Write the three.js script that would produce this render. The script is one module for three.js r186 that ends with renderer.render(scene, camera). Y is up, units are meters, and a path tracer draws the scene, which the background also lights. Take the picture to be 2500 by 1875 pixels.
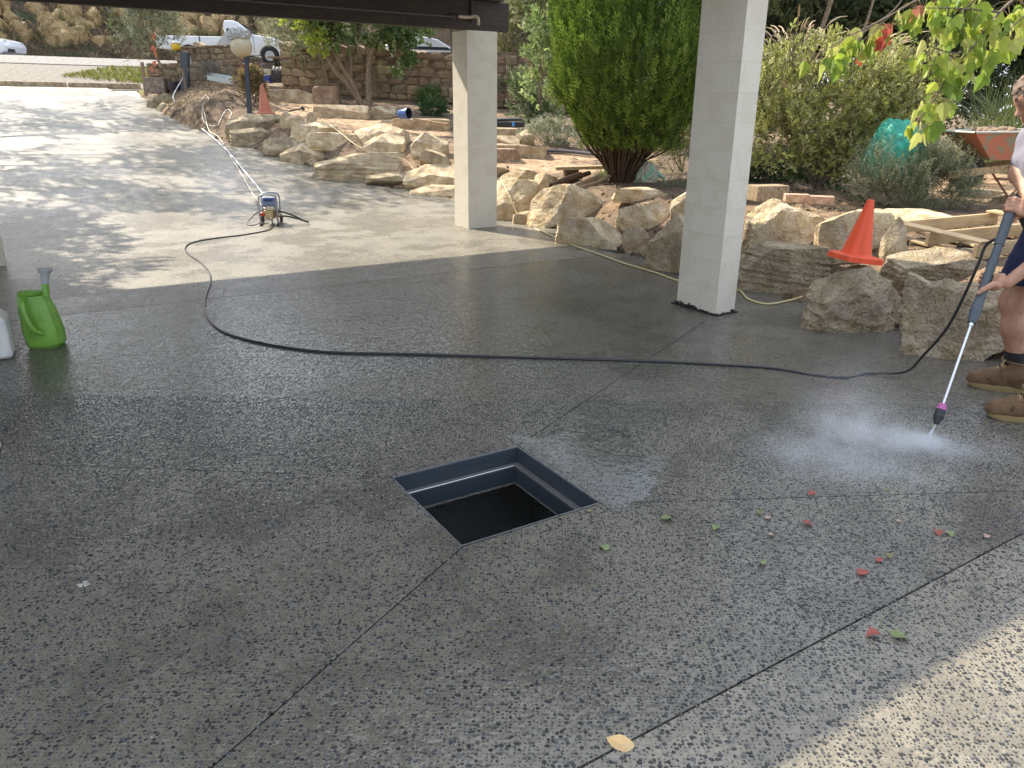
import * as THREE from 'three';
import { ImprovedNoise } from 'three/addons/math/ImprovedNoise.js';
import { mergeGeometries, mergeVertices, toCreasedNormals } from 'three/addons/utils/BufferGeometryUtils.js';
import { RoundedBoxGeometry } from 'three/addons/geometries/RoundedBoxGeometry.js';

// ---------------------------------------------------------------- camera, sky, sun, exposure
const scene = new THREE.Scene();
const camera = new THREE.PerspectiveCamera(53.05, 4 / 3, 0.05, 400);
camera.position.set(0, 1.5, 0);
camera.up.set(...[-0.01, 0.94, -0.34]);
camera.lookAt(new THREE.Vector3(0, 1.5, 0).add(new THREE.Vector3(...[0, -0.34, -0.94])));
const SKY = .95;
const sunDir = new THREE.Vector3(-0.776, 1, -0.69).normalize();
{ // pale clear sky with thin high cloud
  const w = 1024, h = 512, d = new Float32Array(w * h * 4), nz = new ImprovedNoise(), q = new THREE.Vector3();
  for (let j = 0; j < h; j++) for (let i = 0; i < w; i++) {
    const el = ((j + .5) / h - .5) * Math.PI, az = ((i + .5) / w - .5) * 2 * Math.PI, k = (j * w + i) * 4;
    q.set(Math.cos(el) * Math.cos(az), Math.sin(el), Math.cos(el) * Math.sin(az));
    const up = Math.max(0, q.y), hz = Math.pow(1 - up, 3.2), px = q.x / (up + .25) * 1.3, pz = q.z / (up + .25) * 1.3;
    let c = 0, a = 1; for (let o = 0, f = 1; o < 5; o++, f *= 2.1, a *= .55) c += a * nz.noise(px * f * .8 + 9, 3.3 * o, pz * f * 1.7 + 4);
    const cl = Math.min(1, Math.max(0, c * .9 + .12)) * .55, sd = Math.max(0, q.dot(sunDir)), g = Math.pow(sd, 24) * .5 + Math.pow(sd, 3.5) * .75;
    d[k] = SKY * ((.50 + .24 * hz) * (1 - cl) + 1.02 * cl + g); d[k + 1] = SKY * ((.60 + .20 * hz) * (1 - cl) + 1.03 * cl + g * .95); d[k + 2] = SKY * ((.80 + .06 * hz) * (1 - cl) + 1.08 * cl + g * .85); d[k + 3] = 1;
  }
  const t = new THREE.DataTexture(d, w, h, THREE.RGBAFormat, THREE.FloatType); t.mapping = THREE.EquirectangularReflectionMapping; t.magFilter = t.minFilter = THREE.LinearFilter; t.needsUpdate = true;
  scene.background = t; scene.environment = t;
}
const sun = new THREE.DirectionalLight(new THREE.Color(1, 0.91, 0.77), 4.8);
sun.position.copy(sunDir).multiplyScalar(60);
sun.castShadow = true;
sun.shadow.mapSize.set(4096, 4096);
Object.assign(sun.shadow.camera, { left: -35, right: 35, top: 35, bottom: -35, near: 1, far: 140 });
scene.add(sun);
const renderer = new THREE.WebGLRenderer({ antialias: true });
renderer.shadowMap.enabled = true;
renderer.toneMapping = THREE.LinearToneMapping;
renderer.toneMappingExposure = 2.15;

// ---------------------------------------------------------------- helpers
const V3 = (x, y, z) => new THREE.Vector3(x, y, z);
function rng(seed) { let a = seed >>> 0; return () => { a = (a + 0x6D2B79F5) | 0; let t = Math.imul(a ^ (a >>> 15), 1 | a); t = (t + Math.imul(t ^ (t >>> 7), 61 | t)) ^ t; return ((t ^ (t >>> 14)) >>> 0) / 4294967296; }; }
const inoise = new ImprovedNoise();
const ns = (x, y, z) => inoise.noise(x + 31.7, y + 17.3, z + 53.9);
function fbm(x, y, z, o = 4) { let s = 0, a = 1, t = 0; for (let i = 0; i < o; i++) { s += a * ns(x, y, z); t += a; a *= .5; x *= 2.03; y *= 2.03; z *= 2.03; } return s / t; }
const lerp = (a, b, t) => a + (b - a) * t, clamp = (x, a, b) => Math.min(b, Math.max(a, x));
const smooth = (a, b, x) => { const t = clamp((x - a) / (b - a), 0, 1); return t * t * (3 - 2 * t); };
const used = {};
function numbered(n) { const k = used[n] = (used[n] ?? -1) + 1; return k ? `${n}_${String(k).padStart(3, '0')}` : n; }
function shade(o) { o.castShadow = true; o.receiveShadow = true; return o; }
function mesh(name, geo, mat, parent) { const m = shade(new THREE.Mesh(geo, mat)); m.name = parent ? name : numbered(name); (parent || scene).add(m); return m; }
function thing(name, label, category, pos = [0, 0, 0], turn = 0, group) {
  const o = new THREE.Group(); o.name = numbered(name); o.position.set(...pos); o.rotation.y = turn;
  o.userData = { label, category }; if (group) o.userData.group = group; scene.add(o); return o;
}
function tag(o, label, category, group) { o.userData.label = label; o.userData.category = category; if (group) o.userData.group = group; return o; }
function struct(name, geo, mat) { const m = mesh(name, geo, mat); m.userData.kind = 'structure'; return m; }
function copyOf(src, label, pos, turn) { const c = src.clone(); c.name = numbered(src.name.replace(/_\d{3}$/, '')); c.userData = { ...src.userData, label }; if (pos) c.position.set(...pos); if (turn !== undefined) c.rotation.y = turn; scene.add(c); return c; }
const mat = (o) => new THREE.MeshStandardMaterial(o), pmat = (o) => new THREE.MeshPhysicalMaterial(o);
const lin = (r, g, b) => new THREE.Color().setRGB(r, g, b);
function clean(g) { let q = g.index ? g.toNonIndexed() : g; for (const k of Object.keys(q.attributes)) if (!['position', 'normal', 'uv', 'color'].includes(k)) q.deleteAttribute(k); if (!q.attributes.uv) q.setAttribute('uv', new THREE.BufferAttribute(new Float32Array(q.attributes.position.count * 2), 2)); return q; }
const merge = (list) => mergeGeometries(list.map(clean), false);
function bx(w, h, d, x = 0, y = 0, z = 0, rx = 0, ry = 0, rz = 0, r = 0) {
  const g = r ? new RoundedBoxGeometry(w, h, d, 2, Math.min(r, w / 2.1, h / 2.1, d / 2.1)) : new THREE.BoxGeometry(w, h, d);
  if (rx || ry || rz) g.applyMatrix4(new THREE.Matrix4().makeRotationFromEuler(new THREE.Euler(rx, ry, rz, 'YXZ')));
  return g.translate(x, y, z);
}
function rod(a, b, r0, r1 = r0, seg = 10) {                          // tapered round bar from a to b
  const A = V3(...a), B = V3(...b), d = B.clone().sub(A), g = new THREE.CylinderGeometry(r1, r0, d.length(), seg);
  g.applyQuaternion(new THREE.Quaternion().setFromUnitVectors(V3(0, 1, 0), d.clone().normalize()));
  return g.translate(...A.add(B).multiplyScalar(.5).toArray());
}
function bar(a, b, w, h) {                                           // square bar, h measured upright
  const A = V3(...a), B = V3(...b), d = B.clone().sub(A), g = new THREE.BoxGeometry(w, h, d.length());
  const m = new THREE.Matrix4().lookAt(B, A, V3(0, 1, 0)); g.applyMatrix4(m);
  return g.translate(...A.add(B).multiplyScalar(.5).toArray());
}
function tube(pts, r, seg = 60, rad = 8, closed = false) { return new THREE.TubeGeometry(new THREE.CatmullRomCurve3(pts.map(p => V3(...p)), closed, 'centripetal'), seg, r, rad, closed); }
const lathe = (pts, seg = 24) => new THREE.LatheGeometry(pts.map(p => new THREE.Vector2(...p)), seg);
function boxUV(g, s = 1) {                                           // uv in metres, one projection for each face
  const q = g.index ? g.toNonIndexed() : g, p = q.attributes.position, uv = new Float32Array(p.count * 2), a = V3(), b = V3(), c = V3();
  for (let i = 0; i < p.count; i += 3) {
    a.fromBufferAttribute(p, i); b.fromBufferAttribute(p, i + 1); c.fromBufferAttribute(p, i + 2);
    const n = b.clone().sub(a).cross(c.clone().sub(a)), X = Math.abs(n.x), Y = Math.abs(n.y), Z = Math.abs(n.z);
    [a, b, c].forEach((v, k) => { const [s0, t0] = Y >= X && Y >= Z ? [v.x, v.z] : X >= Z ? [v.z, v.y] : [v.x, v.y]; uv[(i + k) * 2] = s0 / s; uv[(i + k) * 2 + 1] = t0 / s; });
  }
  q.setAttribute('uv', new THREE.BufferAttribute(uv, 2)); return q;
}
function tex(n, fn, srgb, rep = 1) {                                 // fn(x, y, out) fills out[0..2] with 0..1
  const d = new Uint8Array(n * n * 4), o = [0, 0, 0];
  for (let y = 0, i = 0; y < n; y++) for (let x = 0; x < n; x++, i += 4) { fn(x, y, o); d[i] = clamp(o[0], 0, 1) * 255; d[i + 1] = clamp(o[1], 0, 1) * 255; d[i + 2] = clamp(o[2], 0, 1) * 255; d[i + 3] = 255; }
  const t = new THREE.DataTexture(d, n, n); t.wrapS = t.wrapT = THREE.RepeatWrapping; t.magFilter = THREE.LinearFilter; t.minFilter = THREE.LinearMipmapLinearFilter; t.generateMipmaps = true;
  if (srgb) t.colorSpace = THREE.SRGBColorSpace; t.repeat.set(rep, rep); t.needsUpdate = true; return t;
}
const gam = (v) => v <= .0031308 ? 12.92 * v : 1.055 * Math.pow(v, 1 / 2.4) - .055;
// tiling value noise
function tileNoise(cells, seed) { const r = rng(seed), g = Float32Array.from({ length: cells * cells }, () => r()); return (u, v) => { const x = u * cells, y = v * cells, xi = Math.floor(x), yi = Math.floor(y), fx = smooth(0, 1, x - xi), fy = smooth(0, 1, y - yi), m = (a) => ((a % cells) + cells) % cells; const a = g[m(yi) * cells + m(xi)], b = g[m(yi) * cells + m(xi + 1)], c = g[m(yi + 1) * cells + m(xi)], d = g[m(yi + 1) * cells + m(xi + 1)]; return lerp(lerp(a, b, fx), lerp(c, d, fx), fy); }; }
const tf = [tileNoise(6, 1), tileNoise(13, 2), tileNoise(29, 3), tileNoise(67, 4), tileNoise(151, 5), tileNoise(331, 6)];
const tfbm = (u, v, a = 0, b = 5) => { let s = 0, t = 0, w = 1; for (let i = a; i <= b; i++) { s += w * tf[i](u, v); t += w; w *= .62; } return s / t; };

// ---------------------------------------------------------------- lie of the land
// the house stands turned: U runs along its back beam, W runs from the beam towards the camera
const U = V3(.85, 0, -.527), W = V3(.515, 0, .857);
const uw = (u, w, y = 0) => [U.x * u + W.x * w, y, U.z * u + W.z * w];
const edge = [[-12.70, -28.26], [-11.50, -25.26], [-10.48, -23.38], [-8.78, -20.43], [-7.80, -19.17], [-6.90, -18.07], [-5.82, -16.93], [-4.99, -16.21], [-4.32, -15.55], [-3.77, -15.15], [-2.65, -14.15], [-1.70, -13.70], [-1.14, -13.37], [-0.32, -11.42], [0.20, -10.74], [0.61, -9.99], [0.96, -8.92], [1.20, -8.61], [1.38, -8.20], [1.63, -7.33], [2.09, -6.93], [2.36, -6.24], [2.54, -5.72], [2.76, -5.44], [2.97, -4.94], [3.17, -4.73], [6.17, -4.13], [12.17, -2.73]];
const ramp = (t) => t < 10.6 ? 0 : t < 13 ? .12 * (t - 10.6) ** 2 / 4.8 : .12 * (t - 11.8);
const upHill = (x, z) => -(x * W.x + z * W.z);
function side(x, z) {                                                // metres right of the paving edge, negative on the paving
  let best = 1e9, s = 1;
  for (let i = 0; i + 1 < edge.length; i++) {
    const [ax, az] = edge[i], bx_ = edge[i + 1][0] - ax, bz = edge[i + 1][1] - az, k = clamp(((x - ax) * bx_ + (z - az) * bz) / (bx_ * bx_ + bz * bz), 0, 1);
    const d = Math.hypot(x - ax - bx_ * k, z - az - bz * k);
    if (d < best) { best = d; s = bx_ * (z - az) - bz * (x - ax) < 0 ? 1 : -1; }
  }
  return best * s;
}
const garden = (x, z) => { const s = side(x, z); return s <= 0 ? ramp(upHill(x, z)) - .05 : ramp(upHill(x, z)) + .42 * smooth(0, 1, s) + .03 * Math.min(s, 8); };

// ---------------------------------------------------------------- exposed aggregate concrete
const TILE = 3, stones = [];
{
  const r = rng(77), n = 256, c = TILE / n;
  for (let j = 0; j < n; j++) for (let i = 0; i < n; i++) if (r() < .8) {
    const k = 5 + Math.floor(r() * 3), rad = c * (.15 + .5 * Math.pow(r(), 1.9)), ell = .5 + .5 * r(), rot = r() * 6.283, off = r() * 6.283, pts = [];
    for (let q = 0; q < k; q++) { const a = off + q / k * 6.283 + (r() - .5) * .5, px = Math.cos(a) * rad * (.8 + .4 * r()), py = Math.sin(a) * rad * ell * (.8 + .4 * r()); pts.push([px * Math.cos(rot) - py * Math.sin(rot), px * Math.sin(rot) + py * Math.cos(rot)]); }
    const w = r();
    const big = w < .01 ? .5 : 1; pts.forEach(p => { p[0] *= big; p[1] *= big; });
    stones.push({ x: (i + .2 + .6 * r()) * c, y: (j + .2 + .6 * r()) * c, pts, rad: rad * big, tone: w < .01 ? .6 : w < .3 ? .08 + .15 * r() : .035 + .055 * r(), hi: r() });
  }
}
const N = 2048, sTone = new Float32Array(N * N).fill(-1), sHigh = new Float32Array(N * N);
for (const s of stones) {
  const px = N / TILE, R = Math.ceil(s.rad * 1.35 * px), cx = s.x * px, cy = s.y * px, P = s.pts.map(p => [p[0] * px, p[1] * px]);
  for (let y = -R; y <= R; y++) for (let x = -R; x <= R; x++) {
    let m = 1e9;
    for (let k = 0; k < P.length; k++) { const a = P[k], b = P[(k + 1) % P.length], ex = b[0] - a[0], ey = b[1] - a[1]; m = Math.min(m, (ex * (y - a[1]) - ey * (x - a[0])) / Math.hypot(ex, ey)); }
    if (m > 0) { const i = ((Math.floor(cy + y) % N + N) % N) * N + (Math.floor(cx + x) % N + N) % N; sTone[i] = s.tone; sHigh[i] = .45 + .55 * Math.min(1, m / 1.4) * (.5 + .5 * s.hi); }
  }
}
const rg = rng(5), grain = Float32Array.from({ length: N * N }, () => rg());
const aggColour = tex(N, (x, y, o) => {
  const i = y * N + x, u = x / N, v = y / N, g = grain[i], m = tfbm(u, v, 0, 4), damp_ = smooth(.44, .5, tfbm(u, v, 1, 5)), k = (.72 + .56 * m) * (.86 + .14 * damp_);
  if (sTone[i] >= 0) { const t = sTone[i] * (.7 + .6 * tf[5](u, v)); o[0] = gam(t * .95); o[1] = gam(t * .98); o[2] = gam(t * .98); }
  else { let t = .33 * k * (.8 + .4 * g) * (.82 + .36 * tf[5](u, v)); if (g > .993) t = .7; o[0] = gam(t * 1.09); o[1] = gam(t); o[2] = gam(t * .82); }
}, true);
const high = new Float32Array(N * N);
for (let y = 0, i = 0; y < N; y++) for (let x = 0; x < N; x++, i++) { const u = x / N, v = y / N; high[i] = .0011 * tf[5](u, v) + .0012 * tf[4](u, v) + .0012 * tf[3](u, v) + (sTone[i] >= 0 ? .0032 * sHigh[i] : .0003 * grain[i]); }
const aggNormal = tex(N, (x, y, o) => { const w = (a) => (a + N) % N, k = N / TILE / 2, dx = (high[y * N + w(x + 1)] - high[y * N + w(x - 1)]) * k, dy = (high[w(y + 1) * N + x] - high[w(y - 1) * N + x]) * k, l = Math.hypot(dx, dy, 1); o[0] = .5 - .5 * dx / l; o[1] = .5 - .5 * dy / l; o[2] = .5 + .5 / l; });
const aggRough = tex(N, (x, y, o) => { const i = y * N + x, u = x / N, v = y / N; o[0] = 0; o[1] = sTone[i] >= 0 ? .95 : .34 + .22 * smooth(.42, .6, tfbm(u, v, 0, 4)); o[2] = 0; });
function paving(tint, rough, k = 1) { return mat({ map: aggColour, normalMap: aggNormal, normalScale: new THREE.Vector2(k, k), roughnessMap: aggRough, roughness: rough, color: lin(...tint) }); }
const wet = paving([.4, .39, .365], .42, .85), moist = paving([.54, .52, .47], .58, .85), damp = paving([.62, .6, .56], .66, .8), dry = paving([.66, .635, .59], .85, .8);

const hatch = { L: [-0.508, 0, -2.962], T: [0.029, 0, -3.296], R: [0.358, 0, -2.748], B: [-0.174, 0, -2.415] };
function inset(poly, d) {                                            // pull every edge of a polygon in by its own distance
  const n = poly.length, area = poly.reduce((s, p, i) => s + p[0] * poly[(i + 1) % n][1] - p[1] * poly[(i + 1) % n][0], 0), sg = Math.sign(area);
  const ln = poly.map((p, i) => { const q = poly[(i + 1) % n], ex = q[0] - p[0], ey = q[1] - p[1], l = Math.hypot(ex, ey); return { nx: -ey / l * sg, ny: ex / l * sg, c: 0, p }; });
  ln.forEach((l, i) => { const k = Array.isArray(d) ? d[i] : d; l.c = l.nx * l.p[0] + l.ny * l.p[1] + k; });
  return poly.map((p, i) => { const a = ln[(i + n - 1) % n], b = ln[i], D = a.nx * b.ny - a.ny * b.nx; return Math.abs(D) < 1e-6 ? [p[0] + b.nx * (b.c - b.nx * p[0] - b.ny * p[1]), p[1] + b.ny * (b.c - b.nx * p[0] - b.ny * p[1])] : [(a.c * b.ny - b.c * a.ny) / D, (a.nx * b.c - b.nx * a.c) / D]; });
}
const floor = new THREE.Group(); floor.name = 'carport_floor'; floor.userData.kind = 'structure'; scene.add(floor);
const P = (p) => [p[0], p[2]];
function panel(poly, m, gap = .003) {
  const q = inset(poly, gap), s = new THREE.Shape(q.map(p => new THREE.Vector2(p[0], p[1])));
  const g = new THREE.ExtrudeGeometry(s, { depth: .06, bevelEnabled: true, bevelThickness: .0018, bevelSize: .0018, bevelOffset: -.0018, bevelSegments: 1, steps: 1 });
  g.rotateX(Math.PI / 2).translate(0, -.0018, 0);
  const uv = g.attributes.uv, p = g.attributes.position; for (let i = 0; i < p.count; i++) uv.setXY(i, p.getX(i) / TILE, p.getZ(i) / TILE);
  return mesh('slab_panel', g, m, floor);
}
const hw = P([-2.527, 0, -3.075]), post = P([1.431, 0, -5.56]), j2 = P([-2.527, 0, -3.075]);
const far4 = P([-0.714, 0, -1.419]), dir = (a, b, k) => [a[0] + (b[0] - a[0]) * k, a[1] + (b[1] - a[1]) * k];
const j5 = dir(P(hatch.R), P([2.155, 0, -2.893]), 2.6), a6 = P([0.17, 0, -1.43]), b6 = P([1.943, 0, -2.553]);
const meet = (p, q, r_, s_) => { const d1 = [q[0] - p[0], q[1] - p[1]], d2 = [s_[0] - r_[0], s_[1] - r_[1]], k = ((r_[0] - p[0]) * d2[1] - (r_[1] - p[1]) * d2[0]) / (d1[0] * d2[1] - d1[1] * d2[0]); return [p[0] + d1[0] * k, p[1] + d1[1] * k]; };
const j46 = meet(P(hatch.B), far4, a6, b6), j6a = dir(b6, a6, 5.5), j6b = dir(a6, b6, 2.9), w7 = (x, y) => x * W.x + y * W.z, t7 = w7(...P([-3.353, 0, -5.564]));
const j56 = meet(P(hatch.R), j5, a6, b6), west = [-9.5, 1.0], east = [9, j56[1] - .5];
panel([hw, P(hatch.L), P(hatch.T), post], wet);
panel([hw, west, j6a, j46, P(hatch.B), P(hatch.L)], wet);
panel([P(hatch.B), j46, j56, P(hatch.R)], wet);
panel([j6a, j46, j56, east, [9, 6], [j6a[0], 6]], moist);
panel([P(hatch.T), P(hatch.R), j56, east, [9, -8], P(uw(6.6, -3.9)), post], wet);
panel([hw, post, P(uw(6.6, -3.9)), P(uw(8.5, t7)), P(uw(-9, t7)), west], wet);
{ // ground under the joints, with the pit left open
  const s = new THREE.Shape([[-30, -30], [14, -30], [14, 12], [-30, 12]].map(p => new THREE.Vector2(...p))), h = new THREE.Path([hatch.L, hatch.T, hatch.R, hatch.B].map(p => new THREE.Vector2(p[0], p[2])));
  s.holes.push(h); const g = new THREE.ShapeGeometry(s); g.rotateX(Math.PI / 2).translate(0, -.02, 0);
  const m = struct('sub_base', g, mat({ color: lin(.035, .033, .03), roughness: .9, side: THREE.DoubleSide }));
}
// driveway: strips of paving that climb to the road
const driveway = new THREE.Group(); driveway.name = 'driveway'; driveway.userData.kind = 'structure'; scene.add(driveway);
{
  const cuts = [t7, -w7(0, 0) - 10.55, -13.1, -15.3, -18.2, -22.2, -27.6], ms = [damp, damp, damp, dry, dry, dry];
  const uR = [[9, 7.7], [7.7, 8.4], [8.4, 8.2], [8.2, 7.8], [7.8, 6.9], [6.9, 5.0]];
  for (let k = 0; k + 1 < cuts.length; k++) {
    const t0 = cuts[k] - .004, t1 = cuts[k + 1] + .004, nu = 40, nv = 16, pos = [], uv = [], idx = [];
    for (let j = 0; j <= nv; j++) for (let i = 0; i <= nu; i++) {
      const t = lerp(t0, t1, j / nv), u = lerp(-16, lerp(9, 2.2, smooth(-14, -28, t)), i / nu), p = uw(u, t);
      p[1] = ramp(-t) + (side(p[0], p[2]) > .35 ? -.3 : 0); pos.push(...p); uv.push(p[0] / TILE, p[2] / TILE);
    }
    for (let j = 0; j < nv; j++) for (let i = 0; i < nu; i++) { const a = j * (nu + 1) + i, b = a + 1, c = a + nu + 1, d = c + 1; idx.push(a, b, c, b, d, c); }
    const g = new THREE.BufferGeometry(); g.setAttribute('position', new THREE.Float32BufferAttribute(pos, 3)); g.setAttribute('uv', new THREE.Float32BufferAttribute(uv, 2)); g.setIndex(idx); g.computeVertexNormals();
    mesh('slab_panel', g, ms[k], driveway);
  }
}
{ // dark stone chips that stand proud of the cement near the house, too many to count
  const list = [], Hx = [hatch.L, hatch.T, hatch.R, hatch.B].map(P), inH = (x, z) => { let s = 0; for (let i = 0; i < 4; i++) { const a = Hx[i], b = Hx[(i + 1) % 4]; s += Math.sign((b[0] - a[0]) * (z - a[1]) - (b[1] - a[1]) * (x - a[0])); } return Math.abs(s) === 4; };
  for (let ty = -2; ty < 1; ty++) for (let tx = -2; tx < 2; tx++) for (const s of stones) {
    const x = tx * TILE + s.x, z = ty * TILE + s.y; if (z > -1.05 || z < -3.9 || Math.abs(x) > -z * .74 + .15 || inH(x, z)) continue; list.push([x, z, s]);
  }
  const kinds = [0, 1, 2, 3].map(k => { const r = rng(900 + k), n = 6, g = new THREE.CylinderGeometry(.72, 1, .34, n, 1), p = g.attributes.position, jit = Array.from({ length: n }, () => .82 + .36 * r()); for (let i = 0; i < p.count; i++) { const a = Math.round((Math.atan2(p.getX(i), p.getZ(i)) / 6.2832 + 1) * n) % n; p.setX(i, p.getX(i) * jit[a]); p.setZ(i, p.getZ(i) * jit[a]); } return toCreasedNormals(g, .6); });
  const kw = (x, z) => (x - a6[0]) * (b6[1] - a6[1]) - (z - a6[1]) * (b6[0] - a6[0]) < 0 ? .54 : .42;   // dry beyond the long joint, wet before it
  const chip = mat({ color: 0xffffff, roughness: .3 });
  const gs = kinds.map(() => []); list.forEach((e, i) => gs[i % 4].push(e));
  const M = new THREE.Matrix4(), q = new THREE.Quaternion(), r = rng(4242);
  gs.forEach((arr, k) => {
    const im = shade(new THREE.InstancedMesh(kinds[k], chip, arr.length)); im.name = 'stone_chip'; im.userData.kind = 'stuff';
    arr.forEach(([x, z, s], i) => { q.setFromEuler(new THREE.Euler((r() - .5) * .25, r() * 6.28, (r() - .5) * .25)); M.compose(V3(x, .0002, z), q, V3(s.rad * .98, .006 + .006 * s.hi, s.rad * (.5 + .4 * r()))); im.setMatrixAt(i, M); im.setColorAt(i, lin(s.tone * .97 * kw(x, z), s.tone * .98 * kw(x, z), s.tone * .98 * kw(x, z))); });
    floor.add(im);
  });
}


// ---------------------------------------------------------------- pillars, deck and an added storey overhead
const paintTex = tex(512, (x, y, o) => { const u = x / 512, v = y / 512, t = .93 + .07 * (tfbm(u, v, 2, 5) - .5) - (tf[4](u, v) > .97 ? .1 : 0); o[0] = t; o[1] = t * .985; o[2] = t * .95; }, true);
const paintBump = tex(512, (x, y, o) => { const u = x / 512, v = y / 512; o[0] = o[1] = o[2] = .5 * tf[4](u, v) + .3 * tf[5](u, v) + .2 * tf[2](u, v); });
const dirtTex = tex(512, (x, y, o) => { const u = x / 512, v = y / 512, a = smooth(.5, .6, tfbm(u, v, 1, 5)), b = tf[5](u, v) > .86 ? .5 : 1, k = .93 * lerp(1, .975, a) * lerp(1, b, .15); o[0] = k; o[1] = k * lerp(.985, .978, a); o[2] = k * lerp(.95, .935, a); }, true);
const paints = [[.77, .735, .645], [.762, .727, .637], [.778, .743, .653]].map(c => mat({ map: dirtTex, bumpMap: paintBump, bumpScale: .0006, color: lin(...c), roughness: .78 }));
const mortar = mat({ map: paintTex, color: lin(.74, .705, .615), roughness: .9 });
const tar = mat({ color: lin(.012, .012, .013), roughness: .45, bumpMap: paintBump, bumpScale: .004 });
function pillar(label, u, w, du, dw, top, half, seed) {               // u, w: corner with the largest w and smallest u
  const t = thing('block_pillar', label, 'pillar', uw(u + du / 2, w - dw / 2), Math.atan2(.527, .85), 'painted block pillars'), r = rng(seed);
  const geo = (a, b) => boxUV(bx(a, .1994, b, 0, .0997, 0, 0, 0, 0, .001), 1), n = Math.floor(top / .2), kinds = Array.from({ length: n }, () => { const g = geo(du, dw), v = g.attributes.uv, ox = r(), oy = r(); for (let i = 0; i < v.count; i++) v.setXY(i, v.getX(i) * .5 + ox, v.getY(i) * .5 + oy); return g; });
  mesh('mortar_core', boxUV(bx(du - .006, top - .01, dw - .006, 0, top / 2, 0), 1), mortar, t);
  for (let k = 0; k < n; k++) { const b = mesh('block', kinds[k], paints[Math.floor(r() * 3)], t); b.position.y = k * .2 + .0004; b.position.x = (r() - .5) * .001; }
  const rest = top - n * .2; if (rest > .03) mesh('block', boxUV(bx(du, rest - .002, dw, 0, n * .2 + rest / 2, 0, 0, 0, 0, .003), 1), paints[0], t);
  return t;
}
pillar('square white painted block pillar under the end of the dark beam', 4.66, -8.82, .42, .38, 2.343, 0, 3);
const p2 = pillar('narrow white block pillar standing on the wet floor beside the dark boulders', 4.28, -4.05, .2, .43, 2.72, 0, 4);
pillar('white painted pillar foot at the shaded far edge of the floor', -.83, -8.85, .42, .38, 2.343, 0, 5);
{ // tar left on the foot of the narrow pillar
  const r = rng(31), gs = [];
  for (let i = 0; i < 46; i++) { const f = r(), s = .004 + .012 * r(), face = r() < .7; gs.push(new THREE.IcosahedronGeometry(s, 1).scale(1, .7, 1).translate(face ? -.1 - .0005 : -.1 + f * .2, .004 + .05 * r() * r() * (face ? f + .2 : .5), face ? .215 - f * .43 : .2155)); }
  for (let i = 0; i < 8; i++) gs.push(bx(.012, .018 + .022 * r(), .05, -.101, .012, -.205 + i * .03, 0, r(), 0, .004));
  gs.push(tube([[-.115, .006, -.26], [-.106, .006, -.1], [-.104, .006, .1], [-.1, .006, .222], [.02, .006, .22], [.125, .006, .224]], .007, 60, 6));
  mesh('tar_smear', merge(gs), tar, p2);
}
const darkTimber = (() => {
  const map = tex(512, (x, y, o) => { const u = x / 512, v = y / 512, k = .75 + .5 * (tf[4](u * .08, v) * .6 + tf[2](u * .3, v) * .4); o[0] = .25 * k; o[1] = .215 * k; o[2] = .185 * k; }, true);
  return mat({ map, roughness: .75, color: lin(.9, .88, .84) });
})();
const houseTurn = Math.atan2(.527, .85);
const deck = thing('raised_deck', 'dark timber deck with a heavy beam resting on the square pillar', 'deck', [0, 0, 0], houseTurn);
// inside the deck x runs along the beam and z towards the camera
mesh('beam', boxUV(merge([bx(17.37, .32, .1, -3.315, 2.505, -8.87, 0, 0, 0, .004), bx(17.2, .29, .09, -3.4, 2.51, -9.08)]), 1), darkTimber, deck);
mesh('upper_rail', boxUV(bx(17.3, .26, .14, -3.4, 2.80, -8.80), 1), darkTimber, deck);
for (let k = 0; k < 4; k++) mesh('cross_beam', boxUV(bx(.12, .28, 5.1, -.4 - k * 3.9, 2.5, -6.2), 1), darkTimber, deck);
for (let k = 0; k < 34; k++) mesh('joist', boxUV(bx(.05, .14, 5.94, 4.97 - k * .5, 2.8, -6.77), 1), darkTimber, deck);
for (let k = 0; k < 42; k++) mesh('deck_board', boxUV(bx(17, .03, .139, -3.5, 2.89, -9.7 + k * .1425), 1), darkTimber, deck);
mesh('added_light_seal', boxUV(bx(17, .012, 5.9, -3.5, 2.722, -6.76), 1), darkTimber, deck);  // added sheet that stops sun leaking between the deck boards
mesh('fascia', boxUV(bx(17, .3, .04, -3.5, 2.75, -9.755), 1), darkTimber, deck);
mesh('fascia', boxUV(bx(17, .2, .04, -3.5, 2.79, -3.775), 1), darkTimber, deck);
mesh('conduit', tube([[-12, 2.475, -8.80], [0, 2.475, -8.80], [3.2, 2.475, -8.80], [4.62, 2.47, -8.795]], .012, 40, 8), mat({ color: lin(.09, .085, .078), roughness: .5 }), deck);
mesh('junction_cap', rod([4.56, 2.475, -8.81], [4.64, 2.475, -8.775], .035, .03, 14), mat({ color: lin(.05, .04, .035), roughness: .5 }), deck);
mesh('bracket_strap', bx(.012, .34, .03, 4.84, 2.6, -8.80), mat({ color: lin(.03, .03, .03), roughness: .5 }), deck);
mesh('pipe_elbow', tube([[4.66, 2.475, -8.79], [4.8, 2.475, -8.77], [4.87, 2.485, -8.74], [4.89, 2.45, -8.72], [4.885, 2.39, -8.72]], .018, 30, 10), mat({ color: lin(.5, .42, .3), roughness: .55 }), deck);
const house = thing('house', 'pale unseen upper storey added above the deck to cast its shadow', 'house', [0, 0, 0], houseTurn);  // out of view; added and sized for the shadow edge its eave throws
const render_ = mat({ color: lin(.5, .47, .42), roughness: .85 });
mesh('wall', bx(13.2, 2.45, 2.3, -3.2, 4.135, -7.75), render_, house);
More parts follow.
